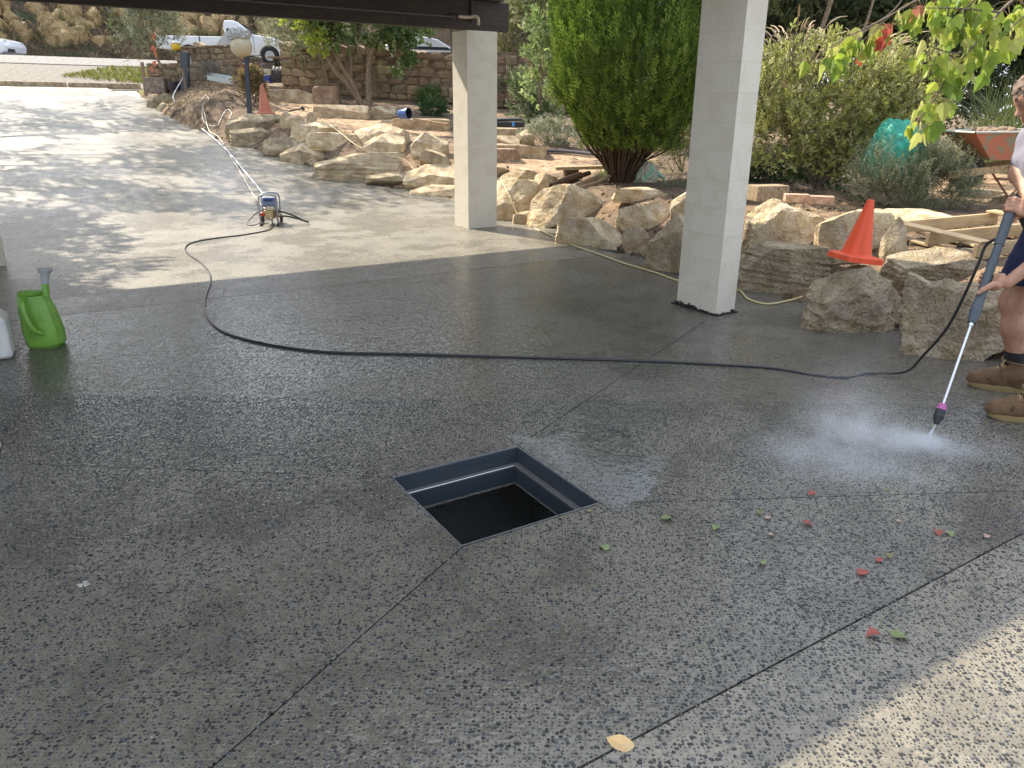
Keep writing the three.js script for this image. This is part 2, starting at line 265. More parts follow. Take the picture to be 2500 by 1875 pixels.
mesh('roof', bx(13.7, .16, 2.9, -3.1, 5.45, -7.86), mat({ color: lin(.12, .11, .1), roughness: .6 }), house);
for (const x of [-7, -3.5, 0]) mesh('window', bx(1.5, 1.2, .04, x, 4.2, -6.59), mat({ color: lin(.03, .035, .04), roughness: .08 }), house);

// ---------------------------------------------------------------- the pit in the floor
const steel = mat({ color: lin(.065, .085, .11), roughness: .42, metalness: .35, bumpMap: paintBump, bumpScale: .001, map: paintTex });
const pitC = [0, 1, 2].map(i => (hatch.L[i] + hatch.R[i]) / 2), pit = thing('access_pit', 'open square pit with a blue grey steel frame let into the wet floor', 'pit', [pitC[0], 0, pitC[2]], houseTurn), hs = .318;
function ring(o, i, y0, y1) { const w = o - i; return merge([bx(o * 2, y1 - y0, w, 0, (y0 + y1) / 2, -o + w / 2), bx(o * 2, y1 - y0, w, 0, (y0 + y1) / 2, o - w / 2), bx(w, y1 - y0, i * 2, -o + w / 2, (y0 + y1) / 2, 0), bx(w, y1 - y0, i * 2, o - w / 2, (y0 + y1) / 2, 0)]); }
mesh('frame_edge', ring(hs, hs - .0035, -.004, .0015), mat({ color: lin(.55, .55, .55), roughness: .3, metalness: .8 }), pit);
mesh('frame_upstand', boxUV(ring(hs, hs - .006, -.078, -.0045), 1), steel, pit);
mesh('frame_ledge', boxUV(ring(hs, hs - .036, -.086, -.0785), 1), mat({ color: lin(.10, .095, .085), roughness: .75, bumpMap: paintBump, bumpScale: .006 }), pit);
mesh('silver_bead', merge([rod([-.28, -.0765, -.281], [.278, -.0765, -.281], .0028, .0028, 6)]), mat({ color: lin(.6, .62, .65), roughness: .3, metalness: .6 }), pit);
mesh('lower_frame', boxUV(ring(hs - .03, hs - .036, -.16, -.0865), 1), steel, pit);
const pitM = mat({ color: lin(.22, .21, .18), roughness: .85, bumpMap: paintBump, bumpScale: .01 });
mesh('added_pit_lip', boxUV(ring(hs + .42, hs - .03, -.176, -.162), 1), pitM, pit);  // added lip; with the walls set back unseen it keeps the pit dark
mesh('pit_wall', boxUV(ring(hs + .42, hs + .32, -2.6, -.178), 1), pitM, pit);
mesh('pit_bottom', bx(1.5, .04, 1.5, 0, -2.63, 0), pitM, pit);


// ---------------------------------------------------------------- garden soil, road, bank
const soilTex = tex(1024, (x, y, o) => { const u = x / 1024, v = y / 1024, k = .55 + .9 * tfbm(u, v, 1, 5) * (.7 + .6 * grain[y * N + x]); o[0] = k * .86; o[1] = k * .84; o[2] = k * .82; }, true);
const soilBump = tex(1024, (x, y, o) => { const u = x / 1024, v = y / 1024; o[0] = o[1] = o[2] = .5 * tf[3](u, v) + .3 * tf[4](u, v) + .25 * tf[5](u, v); });
const inPoly = (poly, x, z) => { let c = false; for (let i = 0, j = poly.length - 1; i < poly.length; j = i++) { const a = poly[i], b = poly[j]; if ((a[2] > z) !== (b[2] > z) && x < (b[0] - a[0]) * (z - a[2]) / (b[2] - a[2]) + a[0]) c = !c; } return c; };
const paths = [
  [[-4.4, 1.172, -17.945], [-2.769, 1.178, -18.538], [-1.821, 1.12, -18.381], [-1.336, 0.91, -16.886], [-2.072, 0.821, -15.923], [-3.147, 0.883, -16.057], [-3.85, 0.99, -16.67]],
  [[-0.533, 0.418, -13.757], [-0.114, 0.548, -14.433], [0.621, 0.618, -15.298], [2.714, 0.587, -15.404], [2.147, 0.515, -13.717], [1.303, 0.483, -12.985], [-0.036, 0.469, -13.342]],
  [[-6.067, 1.446, -19.625], [-5.002, 1.514, -20.522], [-3.628, 1.431, -20.282], [-4.493, 1.226, -18.344], [-5.41, 1.222, -18.01]], [[-7.289, 1.81, -22.264], [-6.639, 1.937, -23.533], [-5.362, 1.894, -23.563], [-4.942, 1.535, -20.71], [-6.412, 1.519, -20.112]],
  [[6.923, 0.638, -13.589], [9.427, 0.66, -14.129], [6.833, 0.574, -9.239], [5.068, 0.537, -9.427]]];
function landHeight(x, z) {
  const t = upHill(x, z), s = side(x, z); let y;
  if (t > 27.6) { y = Math.min(3.05, 1.896 + .14 * (t - 27.6)) - (s < 0 ? 0 : .05) - smooth(36, 37.5, t) * .2; if (t > 40) y = 2.9 + (t - 40) * .8 + .9 * fbm(x * .3, 1, z * .3, 3); }
  else y = garden(x, z);
  if (s > 0.05 && t < 34) { const r = smooth(.05, .5, s); y += r * (.05 * fbm(x * 1.3, 2, z * 1.3, 3) + .02 * fbm(x * 6, 5, z * 6, 2)); for (const p of mounds) { const d = Math.hypot(x - p[0], z - p[2]) / p[3]; if (d < 1) y += p[4] * (1 - d * d) ** 2 * (1 + .5 * fbm(x * 4, 3, z * 4, 3)); } }
  return y;
}
const mounds = [[...[-7.464, 1.322, -19.635], 1.7, .26], [...[-8.448, 1.503, -20.911], 1.3, .14], [...[3.481, 0.486, -8.833], .75, .16], [...[3.601, 0.503, -9.982], .5, .1], [...[-7.887, 1.887, -22.731], 1.2, .3]];
{
  const x0 = -16, x1 = 17, z0 = -36, z1 = 1, st = .14, nx = Math.round((x1 - x0) / st), nz = Math.round((z1 - z0) / st), pos = [], col = [], uv = [], id = new Int32Array((nx + 1) * (nz + 1)).fill(-1), idx = [], c = new THREE.Color();
  const soilC = [.25, .18, .12], gravelC = [.66, .46, .29], mulchC = [.36, .25, .15], grassC = [.30, .26, .09];
  for (let j = 0; j <= nz; j++) for (let i = 0; i <= nx; i++) {
    const x = x0 + i * st, z = z0 + j * st, s = side(x, z), t = upHill(x, z); if (s < -.22 || (t > 27.6 && s < .1)) continue;
    id[j * (nx + 1) + i] = pos.length / 3; const k = .5 + .5 * fbm(x * .9, 7, z * .9, 3); let C;
    if (t > 26.2 && s < 4) C = grassC; else if (paths.some(p => inPoly(p, x + .12 * ns(x * 5, 1, z * 5), z))) C = gravelC; else C = k > .52 ? mulchC : soilC;
    const f = .8 + .4 * (.5 + .5 * ns(x * 3, 2, z * 3)); col.push(C[0] * f, C[1] * f, C[2] * f);
    pos.push(x, landHeight(x, z) + (s < 0 ? -.03 : 0), z); uv.push(x, z);
  }
  for (let j = 0; j < nz; j++) for (let i = 0; i < nx; i++) { const a = id[j * (nx + 1) + i], b = id[j * (nx + 1) + i + 1], d = id[(j + 1) * (nx + 1) + i], e = id[(j + 1) * (nx + 1) + i + 1]; if (a >= 0 && b >= 0 && d >= 0) idx.push(a, d, b); if (b >= 0 && d >= 0 && e >= 0) idx.push(b, d, e); }
  const g = new THREE.BufferGeometry(); g.setAttribute('position', new THREE.Float32BufferAttribute(pos, 3)); g.setAttribute('color', new THREE.Float32BufferAttribute(col, 3)); g.setAttribute('uv', new THREE.Float32BufferAttribute(uv, 2)); g.setIndex(idx); g.computeVertexNormals();
  struct('garden_soil', g, mat({ map: soilTex, bumpMap: soilBump, bumpScale: .03, vertexColors: true, roughness: .95 }));
}
function sheet(u0, u1, t0, t1, yf, nu, nv) {
  const pos = [], uv = [], idx = []; for (let j = 0; j <= nv; j++) for (let i = 0; i <= nu; i++) { const p = uw(lerp(u0, u1, i / nu), -lerp(t0, t1, j / nv)); p[1] = yf(p[0], p[2], lerp(t0, t1, j / nv)); pos.push(...p); uv.push(p[0], p[2]); }
  for (let j = 0; j < nv; j++) for (let i = 0; i < nu; i++) { const a = j * (nu + 1) + i, b = a + 1, c = a + nu + 1, d = c + 1; idx.push(a, b, c, b, d, c); }
  const g = new THREE.BufferGeometry(); g.setAttribute('position', new THREE.Float32BufferAttribute(pos, 3)); g.setAttribute('uv', new THREE.Float32BufferAttribute(uv, 2)); g.setIndex(idx); g.computeVertexNormals(); return g;
}
const apronMat = mat({ map: soilTex, color: lin(.2, .18, .15), roughness: .9 }), roadMat = mat({ map: soilTex, color: lin(.21, .205, .2), roughness: .85 });
struct('road', sheet(-70, 60, 33.6, 40.6, (x, z, t) => Math.min(3.1, 1.9 + .14 * (t - 27.6)) - smooth(36.4, 38, t) * .22, 4, 24), roadMat);
struct('crossover', sheet(-40, 4.6, 27.3, 33.7, (x, z, t) => 1.872 + .14 * (t - 27.6), 8, 4), apronMat);
struct('verge', sheet(1.5, 60, 27.2, 33.7, (x, z, t) => 1.855 + .14 * (t - 27.6), 8, 4), mat({ map: soilTex, color: lin(.30, .26, .12), roughness: .95 }));
const kerbMat = mat({ map: soilTex, color: lin(.62, .5, .34), roughness: .85 });
const kerbs = thing('kerb', 'row of pale sandstone kerb blocks across the top of the driveway', 'kerb', [0, 0, 0]);
for (let k = 0; k < 7; k++) { const p = uw(2.2 - k * 2.0, -27.8), b = mesh('kerb_block', boxUV(bx(1.96, .2, .34, 0, 0, 0, 0, 0, 0, .03), 1), kerbMat, kerbs); b.position.set(p[0], 1.93, p[2]); b.rotation.y = houseTurn; }
const bank = new THREE.Group(); bank.name = 'embankment'; bank.userData.kind = 'structure'; scene.add(bank);
const bankY = (x, z, t) => 2.86 + Math.max(0, Math.min(t, 45.6) - 40.3) * .95 + Math.max(0, t - 45.6) * .08 + smooth(40.3, 43, t) * 1.6 * fbm(x * .22, 4, z * .22, 4);
{
  const g = sheet(-60, 50, 40.2, 54, bankY, 180, 40), p = g.attributes.position, col = [];
  for (let i = 0; i < p.count; i++) { const x = p.getX(i), y = p.getY(i), z = p.getZ(i), k = .5 + .5 * fbm(x * .5, y * .7, z * .5, 4), C = k < .42 ? [.10, .12, .045] : k < .6 ? [.26, .18, .11] : [.36, .235, .115]; const f = .75 + .5 * (.5 + .5 * ns(x * 2.2, y * 2.2, z * 2.2)); col.push(C[0] * f, C[1] * f, C[2] * f); }
  g.setAttribute('color', new THREE.Float32BufferAttribute(col, 3)); mesh('bank_face', g, mat({ map: soilTex, bumpMap: soilBump, bumpScale: .15, vertexColors: true, roughness: .95 }), bank);
}

// ---------------------------------------------------------------- stone
const rockTex = tex(1024, (x, y, o) => { const u = x / 1024, v = y / 1024, a = tfbm(u, v, 0, 5), cr = Math.abs(tf[2](u, v) + .5 * tf[3](u, v) - .75), k = (.66 + .46 * a) * (1 - .35 * smooth(.035, 0, cr)) + .12 * (grain[y * N + x] - .5); o[0] = k; o[1] = k * (.975 + .03 * a); o[2] = k * (.93 + .1 * tf[1](u, v)); }, true);
const rockBump = tex(1024, (x, y, o) => { const u = x / 1024, v = y / 1024; o[0] = o[1] = o[2] = .45 * tfbm(u, v, 2, 5) + .3 * tf[3](u, v) + .2 * smooth(0, .06, Math.abs(tf[2](u, v) + .5 * tf[3](u, v) - .75)) + .15 * grain[y * N + x]; });
const rockMat = (rough, bump = .02) => mat({ map: rockTex, bumpMap: rockBump, bumpScale: bump, vertexColors: true, roughness: rough });
const stoneM = rockMat(.85), wetStone = rockMat(.6, .05);
const TONE = { midbrown: [[.50, .40, .25], [.58, .47, .30], [.40, .29, .165]], tan: [[.68, .54, .33], [.74, .61, .40], [.62, .42, .215]], grey: [[.40, .32, .195], [.48, .39, .245], [.28, .21, .125]], dark: [[.24, .195, .125], [.33, .275, .175], [.15, .115, .07]], red: [[.44, .30, .19], [.52, .37, .24], [.34, .22, .14]], slab: [[.60, .46, .28], [.66, .52, .33], [.5, .33, .19]], gold: [[.44, .30, .12], [.5, .37, .18], [.27, .19, .1]] };  // first tone: a brown between tan and grey, shared by many edging rocks
function rockGeo([w, h, d], seed, tone, o = {}) {
  const r = rng(seed * 7919 + 13), det = o.det ?? 14, g0 = new THREE.IcosahedronGeometry(1, det); g0.deleteAttribute('uv'); g0.deleteAttribute('normal');
  const g = mergeVertices(g0, 1e-5), p = g.attributes.position, n = V3(), e = o.box ?? 5, cuts = [];
  for (let k = 0; k < (o.cuts ?? 12); k++) { const m = V3(r() - .5, (r() - .18) * .9, r() - .5).normalize(); cuts.push([m, .66 + .3 * r()]); }
  const C = TONE[tone], col = [], s1 = seed * 3.17, rough = o.rough ?? 1, lay = o.layer ?? .015;
  for (let i = 0; i < p.count; i++) {
    n.fromBufferAttribute(p, i); n.multiplyScalar(Math.pow(Math.abs(n.x) ** e + Math.abs(n.y) ** e + Math.abs(n.z) ** e, -1 / e));
    for (const [m, off] of cuts) { const k = n.dot(m) - off; if (k > 0) n.addScaledVector(m, -k * .97); }
    const sx = n.x * w, sy = n.y * h, sz = n.z * d, f = 1 + rough * (.075 * fbm(sx * 1.6 + s1, sy * 1.6, sz * 1.6, 3) + .035 * fbm(sx * 7, sy * 9 + s1, sz * 7, 3) - .03 * Math.abs(ns(sx * 4 + s1, sy * 5, sz * 4))), ly = lay * ns(sx * .8 + s1, (n.y + .12 * n.x) * 9 * h / .4, sz * .8);
    n.multiplyScalar(f); { const yy = clamp(n.y * .5 + .5, 0, 1), tp = o.taper ?? .34; n.x *= 1 - tp * .35 * yy; n.z *= 1.08 - tp * yy; } n.x *= 1 + ly; n.z *= 1 + ly; n.y += rough * .05 * ns(sx * 3, s1, sz * 3);
    p.setXYZ(i, n.x * w / 2, (n.y * .5 + .5) * h, n.z * d / 2);
    const k = .5 + .5 * fbm(sx * 2.2 + s1, sy * 3.5, sz * 2.2, 3), q = .5 + .5 * fbm(sx * 4 + 9, sy * 4 + s1, sz * 4, 3), t = smooth(.5, .66, q), a = C[0], b = k > .5 ? C[1] : C[0], c2 = C[2], v = .85 + .3 * k;
    for (let m = 0; m < 3; m++) col.push(lerp(b[m], c2[m], t * .75) * v);
  }
  g.setAttribute('color', new THREE.Float32BufferAttribute(col, 3));
  return boxUV(toCreasedNormals(g, .36), 1);
}
function rock(label, pos, dim, tone, seed, o = {}) {
  const dd = [dim[0] * 1.08, dim[1] * 1.32, dim[2] * 1.05], m = mesh(o.name ?? 'boulder', rockGeo(dd, seed, tone, o), o.wet ? wetStone : stoneM);
  m.position.set(pos[0], pos[1] - dim[1] * .27, pos[2]); m.rotation.y = o.turn ?? 0; return tag(m, label, o.cat ?? 'rock', o.group ?? 'boulders edging the garden');
}
const FLAT = { cuts: 5, box: 7, layer: .035, rough: .8 };
// along the driveway, from the lamp post down to the square pillar
rock('long brown layered slab at the foot of the globe lamp post', [-5.6, 0.86, -17.486], [1.17, 0.4, 0.702], 'grey', 1, { ...FLAT, turn: .2 });
rock('rounded grey rock lying below the long brown layered slab', [-5.555, 0.692, -17.068], [0.876, 0.337, 0.526], 'grey', 2, { ...FLAT, turn: .3 });
rock('flat grey kerb rock beneath a small square stone', [-4.596, 0.565, -16.266], [0.935, 0.304, 0.561], 'grey', 3, { ...FLAT, turn: .35 });
rock('small square grey stone lying on a flat kerb rock', [-4.214, 0.707, -16.172], [0.254, 0.138, 0.203], 'grey', 44, { det: 6 });
rock('slanting grey block leaning out over the driveway edge', [-4.093, 0.423, -15.606], [0.894, 0.339, 0.492], 'midbrown', 4, { turn: .35, box: 7, cuts: 6 });
rock('tan wedge shaped rock in front of the mortared stone cluster', [-4.072, 0.845, -16.477], [0.947, 0.307, 0.663], 'tan', 5, { turn: .1 });
rock('long tan block crossed by the cream hose', [-3.572, 0.687, -15.887], [1.008, 0.283, 0.504], 'tan', 6, { ...FLAT, turn: .15 });
rock('broad flat topped yellow block beside the gravel path', [-2.621, 0.783, -15.749], [1.054, 0.366, 0.738], 'tan', 7, { box: 7, cuts: 6, turn: -.1 });
rock('squat tan boulder with a sloping face above the long dark slab', [-2.432, 0.595, -15.083], [0.782, 0.411, 0.626], 'tan', 8, { cuts: 10 });
rock('longest dark grey layered slab lying along the driveway edge', [-2.67, 0.229, -14.53], [1.866, 0.424, 0.653], 'midbrown', 9, { ...FLAT, turn: .22, layer: .05 });
rock('low grey wedge rock lying on the paving beside the pillar', [-2.178, 0.161, -14.162], [0.913, 0.224, 0.456], 'grey', 10, { ...FLAT, turn: .2 });
rock('pointed pale boulder partly behind the square pillar', [-1.6, 0.628, -14.891], [0.742, 0.42, 0.594], 'tan', 11, { cuts: 11 });
rock('smooth pale grey block low down behind the square pillar', [-1.395, 0.436, -14.374], [0.607, 0.322, 0.364], 'midbrown', 12, { box: 7 });
rock('pale split ledge rock running behind the square pillar', [-1.418, 0.194, -14.055], [1.004, 0.304, 0.502], 'tan', 13, { ...FLAT, turn: -.1 });
rock('thin flagstone lying flush beside the square pillar', [-1.335, 0.061, -13.716], [0.871, 0.133, 0.784], 'slab', 14, { box: 8, cuts: 3, rough: .4, name: 'flagstone' });
rock('reddish boulder on the heap beside the globe lamp post', [-6.904, 1.476, -19.821], [0.698, 0.352, 0.489], 'red', 16, { box: 3.5 });
rock('little grey stone in front of the slanting grey block', [-3.866, 0.386, -15.277], [0.219, 0.123, 0.175], 'grey', 17, { det: 7 });
rock('round tan cobble at the end of the lower sandstone step', [-4.793, 1.02, -17.141], [0.319, 0.324, 0.255], 'tan', 18, { box: 3, det: 8 });
rock('cracked tan cobble under the trowel handle', [-4.611, 1.024, -17.063], [0.343, 0.282, 0.274], 'tan', 19, { box: 3.4, det: 8 });
rock('upright square tan stone against the lower sandstone step', [-4.404, 1.113, -17.56], [0.256, 0.249, 0.205], 'tan', 20, { box: 6, det: 8 });
rock('brown kerb rock half buried at the driveway corner', [-9.446, 1.498, -22.119], [0.572, 0.249, 0.343], 'grey', 45, { det: 8 });
rock('small pale kerb rock beside the white conduit', [-8.957, 1.282, -20.901], [0.439, 0.216, 0.263], 'grey', 46, { det: 8 });
rock('dark lump of earth and stone at the driveway corner', [-9.533, 1.374, -21.496], [0.279, 0.283, 0.196], 'grey', 47, { det: 8 });
// sandstone steps
const STEP = { taper: .04, box: 9, cuts: 2, rough: .35, layer: .02, det: 12, name: 'stone_step', cat: 'step', group: 'sandstone garden steps' };
rock('lower sandstone step slab below the upper step', [-3.925, 1.205, -18.491], [1.166, 0.261, 0.292], 'slab', 21, STEP);
rock('upper sandstone step slab between the gate walls', [-5.73, 1.546, -20.697], [1.472, 0.271, 0.324], 'slab', 22, STEP);
rock('reddish squared stone ending the upper sandstone step', [-4.762, 1.517, -20.776], [0.599, 0.379, 0.359], 'red', 23, STEP);
rock('grey white squared stone ending the lower sandstone step', [-3.102, 1.209, -18.813], [0.677, 0.239, 0.339], 'midbrown', 24, STEP);
rock('long sandstone kerb beside the blue tipped bucket', [-2.011, 0.997, -17.494], [1.159, 0.214, 0.348], 'slab', 25, STEP);
rock('top step of the narrow flight behind the square pillar', [-0.301, 0.882, -17.175], [0.717, 0.168, 0.359], 'slab', 26, STEP);
rock('middle step of the narrow flight behind the square pillar', [-0.268, 0.737, -16.062], [0.698, 0.188, 0.349], 'slab', 27, STEP);
rock('wide bottom step of the narrow flight behind the square pillar', [-0.004, 0.607, -15.233], [1.151, 0.21, 0.576], 'slab', 28, STEP);
rock('reddish step stone standing in front of the wide bottom step', [-0.122, 0.544, -14.48], [0.457, 0.221, 0.229], 'red', 29, STEP);
rock('rounded flank stone beside the narrow flight of steps', [0.213, 0.746, -16.282], [0.37, 0.333, 0.296], 'tan', 30, { det: 9 });
// between the pillars
rock('brownish rock just right of the square pillar', [-0.328, 0.37, -13.364], [0.512, 0.227, 0.358], 'tan', 31, { det: 10 });
rock('small brown rock low beside the square pillar', [-0.389, 0.204, -12.862], [0.417, 0.221, 0.292], 'red', 32, { det: 10 });
rock('flat tan outcrop in front of the gravel path', [0.119, 0.352, -12.367], [0.65, 0.224, 0.455], 'tan', 33, { ...FLAT });
rock('craggy tan outcrop beside the split logs', [0.462, 0.364, -11.701], [0.373, 0.23, 0.261], 'tan', 34, { ...FLAT, cuts: 9 });
rock('large tan boulder with the yellow hose draped over it', [-0.047, 0, -11.136], [0.873, 0.5, 0.524], 'tan', 35, { det: 20, cuts: 9 });
rock('biggest pale sunlit boulder in front of the split logs', [0.749, 0.044, -10.375], [1.081, 0.484, 0.54], 'tan', 36, { det: 24, cuts: 9, box: 6, turn: -.15 });
rock('thin wedge of stone lying on the paving edge', [0.196, 0, -10.604], [0.409, 0.167, 0.246], 'slab', 37, { det: 10 });
rock('low flat stone half in the shade at the paving edge', [0.903, 0, -9.013], [0.751, 0.295, 0.451], 'tan', 38, { ...FLAT, det: 18, turn: -.4 });
rock('pale boulder under the crumpled blue cloth', [1.551, 0.189, -9.083], [0.682, 0.309, 0.409], 'tan', 39, { det: 18, cuts: 9 });
rock('upright tan boulder beside the narrow pillar', [1.927, 0.334, -8.75], [0.35, 0.306, 0.21], 'tan', 40, { det: 14 });
rock('flat tan stone under the knotted white bag', [1.579, 0.408, -9.905], [0.655, 0.143, 0.393], 'tan', 41, { ...FLAT });
rock('small dark squared stone in the shade', [1.344, 0.002, -8.464], [0.304, 0.279, 0.213], 'midbrown', 42, { det: 12, box: 7 });
rock('fist sized olive stone against the dark boulder', [1.406, 0.002, -8.273], [0.11, 0.112, 0.099], 'grey', 43, { det: 7 });
rock('tall dark shaded boulder beside the narrow pillar', [1.651, 0, -7.464], [0.692, 0.538, 0.381], 'midbrown', 48, { det: 26, rough: 1.7, cuts: 10, layer: .01, turn: -.35 });
// right of the narrow pillar
rock('low dark boulder stepped in thin layers beside the narrow pillar', [2.331, 0.003, -6.754], [0.847, 0.452, 0.466], 'midbrown', 49, { ...FLAT, det: 24, layer: .06, turn: -.3, wet: 1 });
rock('large rough yellow boulder below the two bricks', [2.534, 0.186, -7.278], [0.685, 0.519, 0.377], 'tan', 50, { det: 26, rough: 1.6, cuts: 9 });
rock('smooth squared tan boulder behind the bright traffic cone', [2.938, 0.293, -6.728], [0.625, 0.389, 0.375], 'tan', 51, { det: 20, box: 8, cuts: 5, turn: .1 });
rock('narrow shaded stone between the squared boulder and the pallet', [3.125, 0.357, -6.346], [0.194, 0.329, 0.156], 'midbrown', 52, { det: 12 });
rock('flat pale stone under the back of the pallet', [3.835, 0.468, -7.343], [0.639, 0.153, 0.512], 'tan', 53, { ...FLAT, det: 14 });
rock('heavy dark boulder carrying the bright traffic cone', [2.507, 0, -5.532], [0.772, 0.473, 0.479], 'midbrown', 54, { det: 34, cuts: 12, box: 5, rough: 1.9, layer: .01, wet: 1 });
rock('broad rugged dark boulder below the pallet', [2.914, 0, -4.881], [0.791, 0.532, 0.395], 'midbrown', 55, { det: 34, cuts: 11, rough: 2.0, layer: .012, wet: 1, turn: -.12 });
rock('long grey boulder directly under the pallet', [3.439, 0.225, -5.955], [0.933, 0.241, 0.513], 'midbrown', 56, { ...FLAT, det: 20, wet: 1 });
rock('wide dark boulder beyond the man in the blue shorts', [3.572, 0, -4.774], [0.684, 0.488, 0.41], 'midbrown', 57, { det: 16, wet: 1 });
// loose clods and pebbles
{
  const g = rockGeo([1, .8, 1], 91, 'tan', { det: 3, cuts: 5 }), list = [], r = rng(61);
  for (let k = 0; k < 2600; k++) { const i = 4 + Math.floor(r() * (edge.length - 6)), a = edge[i], b = edge[i + 1], q = r(), off = -.06 + 2.2 * r() * r(), ex = b[0] - a[0], ez = b[1] - a[1], l = Math.hypot(ex, ez), x = lerp(a[0], b[0], q) - ez / l * off * -1, z = lerp(a[1], b[1], q) + ex / l * off * -1; if (side(x, z) > -.05) list.push([x, z]); }
  for (const m of mounds) for (let k = 0; k < 160; k++) { const a = r() * 6.28, d = m[3] * Math.sqrt(r()), x = m[0] + Math.cos(a) * d, z = m[2] + Math.sin(a) * d; if (side(x, z) > .05) list.push([x, z]); }
  const im = shade(new THREE.InstancedMesh(g, stoneM, list.length)), M = new THREE.Matrix4(), q = new THREE.Quaternion(); im.name = 'soil_clods'; im.userData.kind = 'stuff'; im.userData.label = 'loose clods and pebbles scattered over the garden soil'; im.userData.category = 'rubble';
  list.forEach(([x, z], i) => { const s = .012 + .05 * r() ** 3; q.setFromEuler(new THREE.Euler(r() * 6, r() * 6, r() * 6)); M.compose(V3(x, Math.max(landHeight(x, z), side(x, z) < .02 ? ramp(upHill(x, z)) : -9) + s * .1, z), q, V3(s, s, s)); im.setMatrixAt(i, M); const k = .25 + .6 * r(); im.setColorAt(i, lin(k, k * .9, k * .78)); });
  scene.add(im);
}
// rocks that stick out of the bank across the road
{
  const r = rng(19), gs = [0, 1, 2, 3].map(k => rockGeo([2, 1.6, 1.2], 70 + k, 'gold', { det: 9, cuts: 9 }));
  const spots = [[35, 40, 1.1], [85, 42, .9], [115, 66, .6], [10, 90, .5], [60, 98, .4], [235, 60, .5], [250, 82, .55], [265, 104, .7], [300, 97, .6], [215, 85, .4], [330, 50, .6], [500, 75, 1.0], [525, 48, .8], [640, 95, .7], [660, 60, .5], [700, 80, .6], [180, 100, .35], [150, 50, .5], [425, 60, .6], [560, 30, .6], [280, 30, .6], [20, 20, .7], [125, 100, .4], [140, 22, .6], [200, 30, .5], [230, 110, .4], [310, 70, .5], [340, 110, .45], [395, 40, .6], [450, 40, .5], [470, 95, .6], [60, 65, .6], [165, 78, .45], [580, 70, .6], [610, 50, .6], [730, 60, .6], [260, 52, .5], [100, 20, .7]];
  spots.forEach(([px, py, s], i) => { const d = 36.5 + (155 - py) * .018, x = (px - 1250) / 1878 * d * 1.06 - .4, t = 41 + (155 - py) * .035; let lo = 25, hi = 60, ry = (420 - py) / 1878; const el = Math.tan(Math.atan((937.5 - py) / 1878) - .347); for (let k = 0; k < 40; k++) { const m = (lo + hi) / 2, X = (px - 1250) / 1878 * m / Math.cos(.347) * .96, tt = upHill(X, -m); if (1.5 + el * m < (tt < 40.2 ? -99 : bankY(X, -m, tt))) hi = m; else lo = m; } const X = (px - 1250) / 1878 * hi / Math.cos(.347) * .96, b = mesh('bank_rock', gs[i % 4], stoneM, bank); b.position.set(X, bankY(X, -hi, upHill(X, -hi)) - .95 * s, -hi); b.scale.setScalar(s); b.rotation.set(0, r() * 6, (r() - .5) * .5); });
}
// ---------------------------------------------------------------- dry stone walls
const seat = (p) => [p[0], landHeight(p[0], p[2]), p[2]];
function stoneWall(label, a, b, h, thick, seed, tone, top) {
  const t = thing('stone_wall', label, 'wall', [0, 0, 0], 0, 'stone garden walls'), r = rng(seed), L = Math.hypot(b[0] - a[0], b[2] - a[2]), dx = (b[0] - a[0]) / L, dz = (b[2] - a[2]) / L, yaw = Math.atan2(-dz, dx);
  const vs = [0, 1, 2, 3, 4, 5, 6, 7].map(k => rockGeo([1, 1, 1], seed * 10 + k, k % 3 === 1 ? 'red' : k % 4 === 2 ? 'grey' : tone, { taper: 0, det: 5, cuts: 3, box: 9, rough: .4, layer: .02 }));
  const core = boxUV(bx(L - .06, h - .06, thick - .05, 0, h / 2, 0), 1), cm = mesh('mortar_core', core, mat({ map: soilTex, color: lin(.26, .2, .14), roughness: .95 }), t); cm.position.set((a[0] + b[0]) / 2, (a[1] + b[1]) / 2 - .1, (a[2] + b[2]) / 2); cm.rotation.y = yaw;
  let y = 0, row = 0; const placed = [];
  while (y < h - .03) {
    const rh = Math.min(h - y, .13 + .13 * r()); let x = 0;
    while (x < L - .02) {
      let w = rh * (.9 + 1.5 * r()); if (L - x - w < .12) w = L - x; const by = lerp(a[1], b[1], (x + w / 2) / L), s = mesh('stone', vs[Math.floor(r() * 8)], stoneM, t), hh = rh * (.94 + .1 * r());
      s.scale.set(w * 1.1, hh * 1.14, thick * (.96 + .1 * r())); s.position.set(a[0] + dx * (x + w / 2), by + y - .1, a[2] + dz * (x + w / 2)); s.rotation.set(0, yaw + (r() < .5 ? Math.PI : 0), (r() - .5) * .07);
      x += w + .012;
    }
    y += rh + .012;
  }
  return t;
}
stoneWall('short honey coloured stone wall beside the olive tree', [-9.34, 1.915, -23.2], [-7.572, 1.968, -22.9], 1.12, .45, 5, 'slab');
stoneWall('low stone tier stepping down beside the short wall', [-10.24, 1.889, -23.4], [-9.317, 1.895, -23.25], .72, .5, 6, 'slab');
stoneWall('long brown stone wall behind the garden trees', [-6.29, 1.933, -22.7], [1.736, 1.42, -21.2], 1.24, .5, 7, 'slab');
rock('square tan stone set on top of the short wall', [-8.665, 2.802, -23.152], [0.474, 0.259, 0.379], 'tan', 58, { det: 8, box: 7 });


